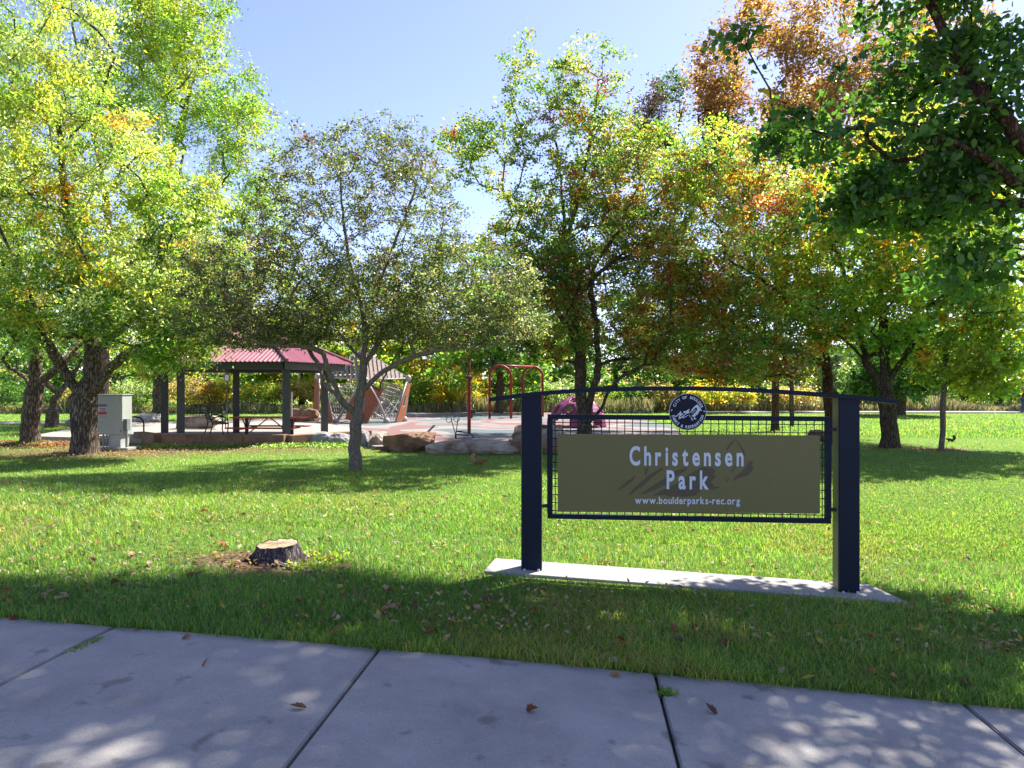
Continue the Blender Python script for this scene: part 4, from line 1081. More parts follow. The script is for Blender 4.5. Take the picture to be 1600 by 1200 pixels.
# the wood beyond the park, one mass
rng = np.random.default_rng(90); n = 52000
x = rng.uniform(-70, 70, n); y = rng.uniform(64, 76, n)
top = 4.2 + 2.0 * np.sin(x * 0.35) * np.sin(x * 0.13 + 1) + 1.0 * np.sin(x * 1.1 + 2)
C = np.stack([x, y, rng.uniform(0, 1, n) ** 0.8 * top], 1)
V, F, vp, k = leaves_np(C, 0.5, 0.3, rng, 0.2)
hh_ = ((np.floor(x / 2.2) * 31 + np.floor(C[:, 2] / 1.5) * 17) % 13)[:, None]
c = np.where(hh_ < 2, pick(PAL['y'], n, rng), np.where(hh_ < 5, pick(PAL['t'], n, rng), pick(PAL['d'] + PAL['g'], n, rng)))
o = np_mesh('woodland', V, F, k, M['leaf'], col=np.repeat(c, vp, axis=0)); tag(o, 'thicket of mixed autumn bushes and low trees far beyond the park', 'woodland', kind='stuff')

# ------------------------------------------------------------------ rocks
def rock(name, c, d, seed, mt, label, rz=0.0, blocky=0.6, amp=0.12, cat='rock', group=None):
    bm = bmesh.new(); bmesh.ops.create_cube(bm, size=2.0)
    bmesh.ops.subdivide_edges(bm, edges=bm.edges, cuts=15, use_grid_fill=True)
    rr = np.random.default_rng(seed); planes = []
    for k in range(9):
        v = Vector(rr.normal(size=3)).normalized(); planes.append((v, rr.uniform(0.95, 1.25)))
    for v in bm.verts:
        p = v.co.copy(); s = p.normalized() * 1.15
        q = p * blocky + s * (1 - blocky)
        for n_, dd in planes:
            k = q.dot(n_) - dd
            if k > 0: q -= n_ * k
        q += q.normalized() * (mnoise.fractal(q * 1.6 + Vector((seed, 0, 0)), 1.0, 2.0, 4) * amp + mnoise.fractal(q * 6 + Vector((0, seed, 0)), 1.0, 2.0, 4) * amp * 0.25)
        v.co = Vector((q.x * d[0] / 2, q.y * d[1] / 2, q.z * d[2] / 2))
    me = bpy.data.meshes.new(name); bm.to_mesh(me); bm.free(); me.materials.append(M[mt])
    o = bpy.data.objects.new(name, me); link(o); o.location = c; o.rotation_euler = (0, 0, rz)
    return tag(o, label, cat, group)
def rpx(px0, px1, py_top, py_bot, depth, **k):
    g = gp((px0 + px1) / 2, py_bot); s = g.y / FPX
    w = (px1 - px0) * s; h = (py_bot - py_top) * s
    return (g.x, g.y + depth / 2, h / 2 - 0.06), (w, depth, h + 0.12)
for i, (a, b_, t, bt, dp, mt, lab, bl, nm) in enumerate([
    (575, 604, 680, 702, 0.9, 'sandstone_pale', 'greyish sandstone block at the left end of the boulder row', 0.9, 'boulder'),
    (600, 674, 681, 708, 0.95, 'sandstone', 'big square brown sandstone block at the left of the boulder row', 0.93, 'boulder'),
    (672, 812, 694, 712, 0.9, 'sandstone_pale', 'long low mottled boulder in the middle of the row', 0.35, 'boulder'),
    (803, 880, 668, 698, 0.8, 'sandstone_pale', 'upright tan block partly hidden by the left sign post', 0.92, 'boulder'),
    (797, 890, 692, 711, 0.8, 'sandstone', 'flat brown slab stone behind the left sign post', 0.9, 'boulder'),
    (482, 520, 679, 696, 0.5, 'greyrock', 'rounded grey boulder beside the stone curb', 0.3, 'boulder'),
    (512, 545, 681, 697, 0.5, 'greyrock', 'small grey boulder just left of the lawn tree trunk', 0.3, 'boulder'),
    (556, 574, 677, 700, 0.5, 'greyrock', 'bluish grey boulder just right of the lawn tree trunk', 0.5, 'boulder'),
    (203, 243, 649, 665, 1.0, 'greyrock', 'grey boulder behind the bike rack left of the shelter', 0.3, 'boulder'),
    (100, 118, 656, 668, 0.5, 'greyrock', 'pale boulder at the foot of the short cut trunk', 0.3, 'boulder'),
    (1272, 1300, 676, 690, 0.7, 'sandstone', 'brown rock under the right hawthorn near the right post', 0.3, 'boulder')]):
    c, d = rpx(a, b_, t, bt, dp)
    rock(nm, c, d, 200 + i, mt, lab, rz=random.uniform(-0.12, 0.12), blocky=bl)
c, d = rpx(386, 448, 648, 660, 0.5); o = rock('stone_bench', (c[0], 27.0, 0.32), (1.5, 0.55, 0.55), 230, 'sandstone_pale', 'pale block seat behind the picnic table', blocky=0.93, amp=0.03, cat='stone seat')
c, d = rpx(478, 500, 650, 660, 0.5); rock('boulder', (c[0], 33.0, 0.3), (1.3, 0.8, 0.7), 231, 'sandstone', 'brown boulder seen between the two right shelter columns')

# ------------------------------------------------------------------ picnic shelter
def shelter():
    root = empty('picnic_shelter', (-8.3, 23.3, 0.1), 'picnic shelter with a corrugated magenta-red metal roof on dark square columns', 'shelter')
    cols = [(-9.68, 20.95, 0.30), (-6.52, 20.7, 0.30), (-6.02, 23.0, 0.10), (-9.35, 24.3, 0.10), (-10.95, 22.6, 0.2)]
    zt = 2.42
    for (x, y, z) in cols:
        m = MB(); m.box((x, y, (z + zt - .2) / 2), (0.21, 0.21, zt - .2 - z), rz=R(22)); m.build('column', M['dark_steel'], root, bevel=0.008)
    cor = [(-10.35, 20.5), (-6.36, 20.2), (-5.15, 23.1), (-6.7, 26.2), (-10.4, 26.3), (-12.1, 23.5)]
    ap = Vector((-8.35, 23.3, 3.72)); ze = 2.40
    n = len(cor)
    for i in range(n):
        a, b2 = Vector((*cor[i], ze)), Vector((*cor[(i + 1) % n], ze))
        cen = Vector((ap.x, ap.y, ze))
        a1, b1 = a.lerp(cen, 0.09), b2.lerp(cen, 0.09)
        m = MB(); m.beam((a1.x, a1.y, ze - 0.13), (b1.x, b1.y, ze - 0.13), 0.13, 0.22); m.build('fascia_beam', M['dark_steel'], root, bevel=0.004)
        # corrugated slope
        e = (b2 - a); L = e.length; eu = e / L
        ta = (ap - a).dot(eu); foot = a + eu * ta; up = ap - foot; H = up.length; upn = up / H
        nrm = eu.cross(upn)
        if nrm.z < 0: nrm = -nrm
        pitch = 0.13; k = int(L / pitch) * 4
        V, F = [], []
        hs = []
        for j in range(k + 1):
            x = L * j / k
            h = H * min(x / ta, (L - x) / (L - ta)); h = max(h, 0)
            off = nrm * (0.016 * math.sin(2 * math.pi * j / 4 + 0.3))
            p = a + eu * x + off; V.append(p - upn * 0.06 - nrm * 0.012); V.append(p + upn * h)
        F = [(2 * j, 2 * j + 2, 2 * j + 3, 2 * j + 1) for j in range(k)]
        m = MB(); m.add(V, F); m.build('roof_slope', M['roof_red'], root)
        m = MB(); m.tube([a + nrm * 0.03 - (ap - a).normalized() * 0.05, ap + Vector((0, 0, 0.035))], 0.045, 8); m.build('hip_cap', M['roof_red'], root)
        m = MB(); m.beam(a - Vector((0, 0, 0.05)) + (ap - a).normalized() * 0.2, ap - Vector((0, 0, 0.16)), 0.08, 0.12); m.build('rafter', M['dark_steel'], root)
shelter()

# stone curb in front of the shelter
def curb():
    root = empty('stone_curb', (-8, 20.3, 0), 'low brown stone curb wall along the front of the picnic shelter', 'wall')
    def run(p, q, z0, z1, n, th=0.32, mt='curbstone'):
        p, q = Vector(p), Vector(q)
        for i in range(n):
            a, b2 = p.lerp(q, i / n), p.lerp(q, (i + 1) / n)
            d = (b2 - a).normalized() * 0.006
            m = MB(); m.beam((a.x + d.x, a.y + d.y, (z0 + z1) / 2), (b2.x - d.x, b2.y - d.y, (z0 + z1) / 2), th, z1 - z0); m.build('stone', M[mt], root, bevel=0.012)
    run((-9.95, 20.5, 0), (-6.42, 20.35, 0), -0.1, 0.295, 3)
    run((-9.80, 20.28, 0), (-6.42, 20.16, 0), -0.1, 0.09, 4, 0.2)
    run((-11.4, 21.9, 0), (-10.13, 20.62, 0), -0.1, 0.285, 1)
    run((-6.35, 20.36, 0), (-4.55, 22.75, 0), -0.1, 0.275, 2)
curb()

# bench
def bench(x, y, z, rz, label):
    root = empty('bench', (x, y, z), label, 'bench', rz=rz)
    B_ = lambda m, n: m.build(n, M['black'], root, local=True)
    w = 1.5
    for s in (-1, 1):
        xx = s * w / 2
        m = MB(); m.tube([(xx, -0.27, 0), (xx, -0.23, 0.2), (xx, -0.25, 0.42), (xx, -0.22, 0.58), (xx, -0.05, 0.66), (xx, 0.12, 0.62), (xx, 0.22, 0.56)], 0.02, 6)
        m.tube([(xx, 0.32, 0), (xx, 0.25, 0.2), (xx, 0.20, 0.42), (xx, 0.30, 0.72), (xx, 0.36, 0.86)], 0.02, 6)
        m.tube([(xx, -0.25, 0.42), (xx, 0.20, 0.41)], 0.018, 6)
        m.tube([(xx, -0.22, 0.56), (xx, -0.05, 0.45), (xx, 0.16, 0.50)], 0.014, 6); B_(m, 'leg')
    m = MB()
    for k in range(9): m.box((0, -0.24 + k * 0.053, 0.435), (w, 0.03, 0.012))
    B_(m, 'seat')
    bk = MB()
    bk.tube([(-w / 2, 0.36, 0.87), (w / 2, 0.36, 0.87)], 0.018, 6); bk.tube([(-w / 2, 0.22, 0.5), (w / 2, 0.22, 0.5)], 0.014, 6)
    for k in range(1, 4): bk.tube([(-w / 2, 0.22 + 0.035 * k, 0.5 + 0.09 * k), (w / 2, 0.22 + 0.035 * k, 0.5 + 0.09 * k)], 0.010, 5)
    for k in range(14): bk.beam((-w / 2 + w * (k + .5) / 14, 0.22, 0.5), (-w / 2 + w * (k + .5) / 14, 0.36, 0.87), 0.022, 0.008)
    B_(bk, 'backrest')
p = gp(335, 677); bench(-9.3, 22.6, 0.10, R(118), 'black metal slatted bench with curved arms inside the shelter')
bench(-11.4, 26.4, 0.10, R(10), 'black metal bench farther back, showing as a dark rail behind the left columns')

def picnic():
    x, y = -7.55, 22.3
    root = empty('picnic_table', (x, y, 0.10), 'bright red picnic table with attached benches on a black frame in the shelter', 'table', rz=R(-4))
    b_ = lambda m, n, mt='table_red', bv=0.006: m.build(n, M[mt], root, local=True, bevel=bv)
    m = MB(); m.box((0, 0, 0.60), (2.25, 0.75, 0.045)); b_(m, 'table_top')
    for s in (-1, 1):
        m = MB(); m.box((0, s * 0.66, 0.30), (2.1, 0.28, 0.04)); b_(m, 'seat')
    for s in (-1, 1):
        m = MB(); m.beam((s * 0.72, 0.0, 0), (s * 0.72, 0.0, 0.575), 0.09, 0.07); m.beam((s * 0.72, -0.66, 0.26), (s * 0.72, 0.66, 0.26), 0.06, 0.05)
        for t in (-1, 1): m.tube([(s * 0.72, t * 0.04, 0.26), (s * 0.72, t * 0.3, 0.57)], 0.02, 6)
        b_(m, 'leg', 'black', 0)
    m = MB(); m.tube([(-0.62, 0, 0.14), (-0.05, 0, 0.57), (0.05, 0, 0.57), (0.62, 0, 0.14)], 0.018, 6); b_(m, 'brace', 'black', 0)
picnic()

# ------------------------------------------------------------------ utility cabinet
def cabinet():
    g = gp(172, 706); s = g.y / FPX
    root = empty('utility_cabinet', (g.x, g.y, 0), 'pale grey electrical cabinet on legs with a warning label, right of the forked tree', 'cabinet', rz=R(-4))
    b_ = lambda m, n, mt='cab', bv=0.006, par=None: m.build(n, M[mt], par or root, local=True, bevel=bv)
    Wd, D, z0, z1 = 0.66, 0.42, 0.40, 1.43
    m = MB(); m.box((0, D / 2, (z0 + z1) / 2), (Wd, D, z1 - z0)); body = b_(m, 'body')
    m = MB(); m.box((0.0, -0.008, (z0 + z1) / 2), (Wd - 0.03, 0.018, z1 - z0 - 0.03)); d = b_(m, 'door', bv=0.004)
    m = MB(); m.box((0, D / 2, z1 + 0.012), (Wd + 0.04, D + 0.04, 0.022)); b_(m, 'top_cover')
    m = MB(); m.box((0.12, D / 2, 0.20), (0.30, D - 0.04, 0.39)); b_(m, 'pedestal')
    for x in (-0.17, -0.10, -0.26):
        m = MB(); m.tube([(x, 0.12, 0), (x, 0.12, 0.41)], 0.022, 8); b_(m, 'conduit', 'galv', 0)
    m = MB(); m.box((Wd / 2 + 0.05, 0.12, 0.66), (0.10, 0.15, 0.30)); b_(m, 'meter_box', 'meter')
    for k in (0, 1):
        m = MB(); m.tube([(Wd / 2 + 0.035 + 0.035 * k, 0.10, 0.0), (Wd / 2 + 0.035 + 0.035 * k, 0.10, 0.52)], 0.017, 8); b_(m, 'conduit', 'galv', 0)
    for z in (0.5, 1.30):
        m = MB(); m.box((Wd / 2 - 0.03, -0.024, z), (0.03, 0.016, 0.06)); m.build('latch', M['meter'], d, local=True)
    # warning label: lilac heading, white field, red band
    lx, lz, lw, lh = -0.19, 0.99, 0.24, 0.42
    m = MB(); m.box((lx, -0.019, lz), (lw, 0.004, lh)); lab = m.build('warning_label', M['lab_white'], d, local=True)
    m = MB(); m.box((lx, -0.0225, lz + lh * 0.41), (lw * 0.96, 0.003, lh * 0.16)); 
    m2 = MB(); m2.box((lx, -0.0225, lz - lh * 0.07), (lw * 0.96, 0.003, lh * 0.17))
    m3 = MB()
    for k in range(6): m3.box((lx, -0.0225, lz - lh * (0.22 + 0.045 * k)), (lw * 0.8, 0.003, 0.006))
    m3.box((lx, -0.0225, lz + lh * 0.2), (lw * 0.6, 0.003, 0.03)); m3.box((lx, -0.0225, lz + lh * 0.08), (lw * 0.7, 0.003, 0.02))
    for mm, mt in ((m, 'lab_purple'), (m2, 'lab_red'), (m3, 'lab_purple')): mm.build('label_print', M[mt], root, local=True)
    m = MB(); m.box((g.x + 0.05, g.y + 0.22, 0.03), (0.95, 0.7, 0.07)); o = m.build('cabinet_pad', M['conc'], bevel=0.01)
    tag(o, 'small concrete pad under the grey utility cabinet', 'pad')
cabinet()

g = gp(210, 690)
root = empty('bike_rack', g, 'dark metal hoop bike rack between the cabinet and the shelter', 'bike rack', rz=R(50))
m = MB(); pts = [(-0.28, 0, -0.05), (-0.28, 0, 0.55)] + [(-0.28 * math.cos(t), 0, 0.55 + 0.22 * math.sin(t)) for t in np.linspace(0.2, math.pi - .2, 9)] + [(0.28, 0, 0.55), (0.28, 0, -0.05)]
m.tube(pts, 0.025, 8); m.build('hoop', M['black'], root, local=True, smooth=True)
for s in (-1, 1):
    m = MB(); m.lathe([(0, .012), (0.06, 0.012), (0.065, 0)], (s * .28, 0, 0.03), 10); m.build('foot_plate', M['black'], root, local=True)

# sign pole seen through the shelter
g = Vector((-9.2, 30.0, 0.1)); g = at(456, 650, 30); g.z = 0.1
root = empty('pole', g, 'slim grey metal pole seen between the right shelter columns', 'pole')
m = MB(); m.tube([(0, 0, 0), (0, 0, 1.35)], 0.03, 8); m.build('shaft', M['galv'], root, local=True)
m = MB(); m.lathe([(0, .02), (0.07, 0.02), (0.08, 0)], (0, 0, 0.0), 10); m.build('base_plate', M['black'], root, local=True)
g = at(355, 612, 34); 
root = empty('notice_board', (g.x, 34, 0.05), 'small white notice board seen under the shelter roof beside the rear column', 'sign')
m = MB(); m.tube([(0, 0, 0), (0, 0, 2.3)], 0.03, 8); m.build('post', M['dark_steel'], root, local=True)
m = MB(); m.box((0, -0.04, 2.05), (0.22, 0.03, 0.30)); m.build('board', M['lab_white'], root, local=True)
m = MB()
for a, b2 in (((-.12, 1.9), (.12, 1.9)), ((-.12, 2.2), (.12, 2.2)), ((-.12, 1.9), (-.12, 2.2)), ((.12, 1.9), (.12, 2.2))): m.beam((a[0], -0.045, a[1]), (b2[0], -0.045, b2[1]), .045, .02)
m.build('frame', M['dark_steel'], root, local=True)

# ------------------------------------------------------------------ swing set
def swing_set():
    Ys = 36.0
    def w(px, py, Y=Ys): return at(px, py, Y)
    root = empty('swing_set', (w(765, 660).x, Ys, 0.07), 'red tubular swing frame with two arched ends and a top beam', 'swing set')
    def arch(xa, xb, Ya, pb, pt):
        a = at(xa, pb, Ya); b2 = at(xb, pb, Ya); a.z = b2.z = 0.05
        zt = at(xa, pt, Ya).z; r = (b2.x - a.x) / 2; c = (a.x + b2.x) / 2
        pts = [a, (a.x, Ya, zt - r * 1.05)] + [(c - r * math.cos(t), Ya, zt - r * 1.05 + r * 1.05 * math.sin(t)) for t in np.linspace(0.15, math.pi - .15, 13)] + [(b2.x, Ya, zt - r * 1.05), b2]
        m = MB(); m.tube(pts, 0.062, 10); m.build('arch', M['red'], root, smooth=True); return Vector((c, Ya, zt))
    t1 = arch(765, 798.5, 36.0, 659, 571.5)
    t2 = arch(817, 848, 38.5, 656, 573)
    m = MB(); m.tube([t1, t2], 0.06, 10); m.build('top_beam', M['red'], root, smooth=True)
    for k in (0.3, 0.7):
        c = t1.lerp(t2, k)
        s = empty('swing', (c.x, c.y, c.z), 'black bucket swing hanging from the red frame, %s of two' % ('left' if k < .5 else 'right'), 'swing')
        for q in (-1, 1):
            m = MB(); m.tube([(q * 0.16, 0, -0.05), (q * 0.16, 0, -1.75)], 0.008, 5); m.build('chain', M['black'], s, local=True)
        m = MB(); m.lathe([(0.0, -0.2), (0.13, -0.2), (0.17, -0.08), (0.19, 0.1), (0.16, 0.12), (0.12, -0.05)], (0, 0, -1.8), 12); m.build('bucket_seat', M['black'], s, local=True)
swing_set()
def red_post():
    g = at(733, 678, 24.4); g.z = 0.07
    root = empty('post_swing_set', g, 'swing frame on a single capped red post, left of the red arches', 'swing set')
    m = MB(); m.tube([(0, 0, 0), (0, 0, 1.92)], 0.06, 12); m.build('shaft', M['red'], root, local=True)
    m = MB(); m.lathe([(0.065, 1.84), (0.12, 1.86), (0.12, 1.94), (0.065, 1.98), (0.03, 2.05), (0.03, 2.46), (0.0, 2.46)], (0, 0, 0), 12); m.build('cap', M['bark_dark'], root, local=True)
    c = at(733, 642, 31); 
    s = empty('swing', (c.x, 30.4, 2.55), 'two black toddler swing seats side by side behind the single red post', 'swing')
    for (dx, w_, h, z) in ((-0.13, 0.16, 0.26, 0.72), (0.16, 0.30, 0.16, 0.62), (0.12, 0.14, 0.34, 0.5)):
        m = MB(); m.box((dx, 0, z - 2.55), (w_, 0.2, h)); m.build('seat', M['black'], s, local=True, bevel=0.03)
    for dx in (-0.13, 0.14):
        m = MB(); m.tube([(dx, 0, 0.8 - 2.55), (dx, 0, 0)], 0.009, 5); m.build('chain', M['black'], s, local=True)
    m = MB(); m.tube([(0, 0, 2.5), (-0.40, 6.8, 2.5)], 0.05, 8); m.build('top_beam', M['red'], root, local=True)
    m = MB(); m.tube([(-0.40, 6.8, 0), (-0.40, 6.8, 2.5)], 0.05, 8); m.build('rear_shaft', M['red'], root, local=True)
red_post()

def digger():
    g = gp(712, 691); g.z = 0.07
    root = empty('play_digger', g, 'small black hand-operated digger toy with two loop handles, on the playground edge', 'play equipment')
    L = lambda m, n: m.build(n, M['black'], root, local=True, smooth=False)
    m = MB(); m.tube([(0, 0, 0), (0, 0, 0.12)], 0.03, 8); m.tube([(0, 0, 0.12), (0, 0, 0.18)], 0.02, 8); L(m, 'pivot')
    for s, top in ((-1, (-0.17, 0.62)), (1, (0.05, 0.63))):
        m = MB(); m.tube([(0, s * 0.06, 0.12), (top[0] * .9 + 0.02, s * 0.06, 0.60)], 0.013, 6)
        c = Vector((top[0] - 0.03, s * 0.06, top[1] - 0.04))
        m.tube([c + Vector((0.085 * math.cos(t), 0, 0.085 * math.sin(t))) for t in np.linspace(0, 2 * math.pi, 13)[:-1]], 0.012, 6, closed=True); L(m, 'handle')
    m = MB(); m.tube([(0, 0, 0.22), (0.45, 0, 0.16), (0.56, 0, 0.02)], 0.018, 6); m.tube([(0, 0, 0.13), (0.42, 0, 0.09)], 0.016, 6); L(m, 'arm')
    m = MB(); m.box((0.22, 0, 0.23), (0.36, 0.16, 0.02)); L(m, 'seat')
digger()

# ------------------------------------------------------------------ purple dome climber
def dome():
    g = at(902, 668, 28.5)
    root = empty('dome_climber', (g.x, 28.5, 0.07), 'purple moulded dome climber with round holes behind the hawthorn trunk', 'play equipment')
    n, m_ = 64, 20; Rr, H = 1.12, 1.20
    rr = np.random.default_rng(5)
    holes = []
    for el, cnt, rad in ((0.12, 6, 0.34), (0.62, 8, 0.17), (1.05, 5, 0.14), (1.5, 1, 0.12)):
        for k in range(cnt):
            a = 2 * math.pi * (k + (0.5 if el > .5 else 0)) / cnt + rr.uniform(-.1, .1)
            holes.append((Vector((math.cos(el) * math.cos(a), math.cos(el) * math.sin(a), math.sin(el))), rad))
    bm = bmesh.new(); grid = []
    for i in range(m_ + 1):
        el = math.pi / 2 * i / m_
        row = []
        for k in range(n):
            a = 2 * math.pi * k / n
            d = Vector((math.cos(el) * math.cos(a), math.cos(el) * math.sin(a), math.sin(el)))
            bump = 0
            for h, r in holes:
                ang = d.angle(h)
                bump = max(bump, math.exp(-((ang - r * 1.15) / 0.05) ** 2) * 0.045)
            q = d * (1 + bump)
            row.append(bm.verts.new((q.x * Rr, q.y * Rr, q.z * H)))
            if i == m_: break
        grid.append(row)
    dirs = lambda i, k: Vector((math.cos(math.pi / 2 * i / m_) * math.cos(2 * math.pi * k / n), math.cos(math.pi / 2 * i / m_) * math.sin(2 * math.pi * k / n), math.sin(math.pi / 2 * i / m_)))
    for i in range(m_):
        for k in range(n):
            k2 = (k + 1) % n
            d = dirs(i + 0.5, k + 0.5)
            if any(d.angle(h) < r for h, r in holes): continue
            if i == m_ - 1: bm.faces.new((grid[i][k], grid[i][k2], grid[i + 1][0]))
            else: bm.faces.new((grid[i][k], grid[i][k2], grid[i + 1][k2], grid[i + 1][k]))
    loose = [v for v in bm.verts if not v.link_faces]
    bmesh.ops.delete(bm, geom=loose, context='VERTS')
    r = bmesh.ops.solidify(bm, geom=bm.faces[:], thickness=0.06)
    bmesh.ops.recalc_face_normals(bm, faces=bm.faces)
    me = bpy.data.meshes.new('shell'); bm.to_mesh(me); bm.free(); me.materials.append(M['purple'])
    for p in me.polygons: p.use_smooth = True
    o = bpy.data.objects.new('shell', me); link(o, root)
    for k in range(5):
        a = k * 2 * math.pi / 5 + 0.3
        m = MB(); m.lathe([(0.0, 0.10), (0.13, 0.10), (0.18, 0.0)], (1.1 * math.cos(a), 1.1 * math.sin(a), 0), 10); m.build('foot', M['purple'], root, local=True)
dome()

# ------------------------------------------------------------------ net climber with timber panels
def climber():
    cen = at(567, 662, 32)
    root = empty('net_climber', (cen.x, 32, 0.07), 'play climber of pale bent tubes, rope nets, slatted roof and red-brown timber panels', 'play equipment')
    Pn = lambda px, py, Y: at(px, py, Y)
    def feet(px, Y): v = at(px, 662, Y); v.z = 0.16; return v
    F_ = {'a': feet(497, 34.5), 'b': feet(526, 32.0), 'c': feet(604, 31.5), 'd': feet(632, 33.0), 'e': feet(560, 35.5)}
    T_ = {'l': Pn(496, 588, 34), 'r': Pn(638, 591, 33.2), 'm': Pn(571, 594, 31.6), 'x': Pn(566, 548, 33.5), 'b': Pn(560, 585, 36)}
    def tube(p, q, bow=0.0, r=0.036, mt='galv', nm='tube'):
        p, q = Vector(p), Vector(q); mid = (p + q) / 2; out = Vector((mid.x - cen.x, mid.y - 33.2, 0)); out = out.normalized() if out.length > .01 else Vector((0, 0, 1))
        c = mid + (out + Vector((0, 0, .5))) * bow
        pts = [(1 - t) ** 2 * p + 2 * t * (1 - t) * c + t * t * q for t in np.linspace(0, 1, 9)] if bow else [p, q]
        m = MB(); m.tube(pts, r, 7); return m.build(nm, M[mt], root, smooth=True)
    for a, b2, bw in (('b', 'm', .15), ('c', 'm', .45), ('c', 'r', .25), ('d', 'r', .1), ('a', 'l', .1), ('b', 'l', .3), ('e', 'b', .2), ('d', 'b', .3), ('a', 'b', .3)):
        tube(F_[a], T_[b2], bw)
    for a, b2 in (('l', 'x'), ('r', 'x'), ('m', 'x'), ('b', 'x'), ('r', 'm'), ('l', 'm'), ('r', 'b'), ('l', 'b')):
        tube(T_[a], T_[b2], 0.0, 0.032)
    for k, v in list(F_.items()) + list(T_.items()):
        m = MB(); m.lathe([(0.0, -0.15), (0.1, -0.12), (0.15, 0), (0.1, 0.12), (0, 0.15)], v, 12); m.build('joint_ball' if k in 'lrmx' else 'foot_ball', M['galv'], root, smooth=True)
    # slatted roof planks on the two front triangles
    def planks(A, Bp, C, n, mt, lo=0.06, hi=0.94, nm='plank'):
        A, Bp, C = Vector(A), Vector(Bp), Vector(C)
        for i in range(n):
            t = lo + (hi - lo) * i / (n - 1)
            p = A.lerp(C, t); q = Bp.lerp(C, t)
            if (q - p).length < 0.15: continue
            m = MB(); m.beam(p, q, 0.13, 0.05); m.build(nm, M[mt], root)
    planks(T_['m'], T_['x'], T_['r'], 10, 'wood_pale'); planks(T_['m'], T_['x'], T_['l'], 10, 'wood_pale')
    planks(T_['b'], T_['x'], T_['r'], 6, 'wood_pale')
    # timber wall panels: right (with a window), middle, left
    def panel(q, holes=None, depth=0.06, frame=True):
        q = [Vector(v) for v in q]
        n = 7
        for i in range(n):
            t0, t1 = (i + 0.05) / n, (i + 0.95) / n
            a, b2, c, d = q[0].lerp(q[1], t0), q[0].lerp(q[1], t1), q[3].lerp(q[2], t1), q[3].lerp(q[2], t0)
            segs = [(0, 1)]
            if holes and 2 <= i <= 4: segs = [(0, holes[0]), (holes[1], 1)]
            for s0, s1 in segs:
                vs = [a.lerp(d, s0), b2.lerp(c, s0), b2.lerp(c, s1), a.lerp(d, s1)]
                nn = (vs[1] - vs[0]).cross(vs[3] - vs[0]).normalized() * depth
                m = MB(); m.add(vs + [v + nn for v in vs], [(0, 1, 2, 3), (7, 6, 5, 4), (0, 4, 5, 1), (1, 5, 6, 2), (2, 6, 7, 3), (3, 7, 4, 0)]); m.build('timber_board', M['wood_red'], root)
        if frame:
            for a, b2 in ((0, 3), (1, 2)): tube(q[a], q[b2], 0.0, 0.03, 'galv', 'edge_tube')
        if holes:
            cs = [q[0].lerp(q[1], .26).lerp(q[3].lerp(q[2], .26), holes[0]), q[0].lerp(q[1], .74).lerp(q[3].lerp(q[2], .74), holes[0]), q[0].lerp(q[1], .74).lerp(q[3].lerp(q[2], .74), holes[1]), q[0].lerp(q[1], .26).lerp(q[3].lerp(q[2], .26), holes[1])]
            m = MB(); 
            for i in range(4): m.beam(cs[i] + Vector((0, -.04, 0)), cs[(i + 1) % 4] + Vector((0, -.04, 0)), 0.09, 0.05)
            m.build('window_frame', M['galv'], root)
    panel([Pn(617, 659, 31.8), Pn(630, 656, 32.8), Pn(640, 600, 33.2), Pn(635, 598, 32.6)], (0.38, 0.66))
    panel([Pn(562, 657, 31.6), Pn(574, 663, 31.0), Pn(600, 608, 31.6), Pn(570, 597, 31.6)], None, frame=False)
    panel([Pn(540, 655, 31.8), Pn(566, 662, 31.3), Pn(570, 622, 31.5), Pn(552, 618, 32)], (0.4, 0.75))
    panel([Pn(511, 657, 32.4), Pn(521, 663, 31.8), Pn(512, 612, 32.4), Pn(500, 606, 33)], None)
    panel([Pn(492, 640, 34), Pn(498, 640, 33.8), Pn(499, 592, 34), Pn(493, 590, 34.2)], None)
    # nets
    def net(q, nu, nv, r=0.012):
        r *= 1.4
        q = [Vector(v) for v in q]; m = MB()
        for i in range(nu + 1):
            m.tube([q[0].lerp(q[1], i / nu), q[3].lerp(q[2], i / nu)], r, 4, cap=False)
        for j in range(nv + 1):
            m.tube([q[0].lerp(q[3], j / nv), q[1].lerp(q[2], j / nv)], r, 4, cap=False)
        m.build('rope_net', M['rope'], root)
    net([Pn(580, 654, 33), Pn(606, 655, 33), Pn(618, 600, 33.2), Pn(595, 598, 33.2)], 9, 4, .016)
    net([Pn(526, 655, 32.6), Pn(556, 655, 32.6), Pn(560, 600, 33), Pn(512, 600, 33)], 10, 9, .014)
    net([Pn(606, 655, 33), Pn(628, 655, 33.4), Pn(634, 604, 33.4), Pn(618, 600, 33.2)], 5, 6, .012)
    net([Pn(574, 640, 31.9), Pn(600, 650, 31.8), Pn(632, 612, 33), Pn(606, 604, 32)], 7, 7, .010)
    net([Pn(585, 652, 32), Pn(612, 640, 32.5), Pn(600, 615, 32.6), Pn(588, 632, 32.2)], 4, 5, .014)
    tube(Pn(577, 640, 31.5), F_['c'], 0.0, .035); tube(Pn(582, 648, 32), Pn(625, 640, 32.4), 0.0, .025); tube(Pn(530, 655, 32), Pn(552, 622, 32), 0.1, .04)
climber()

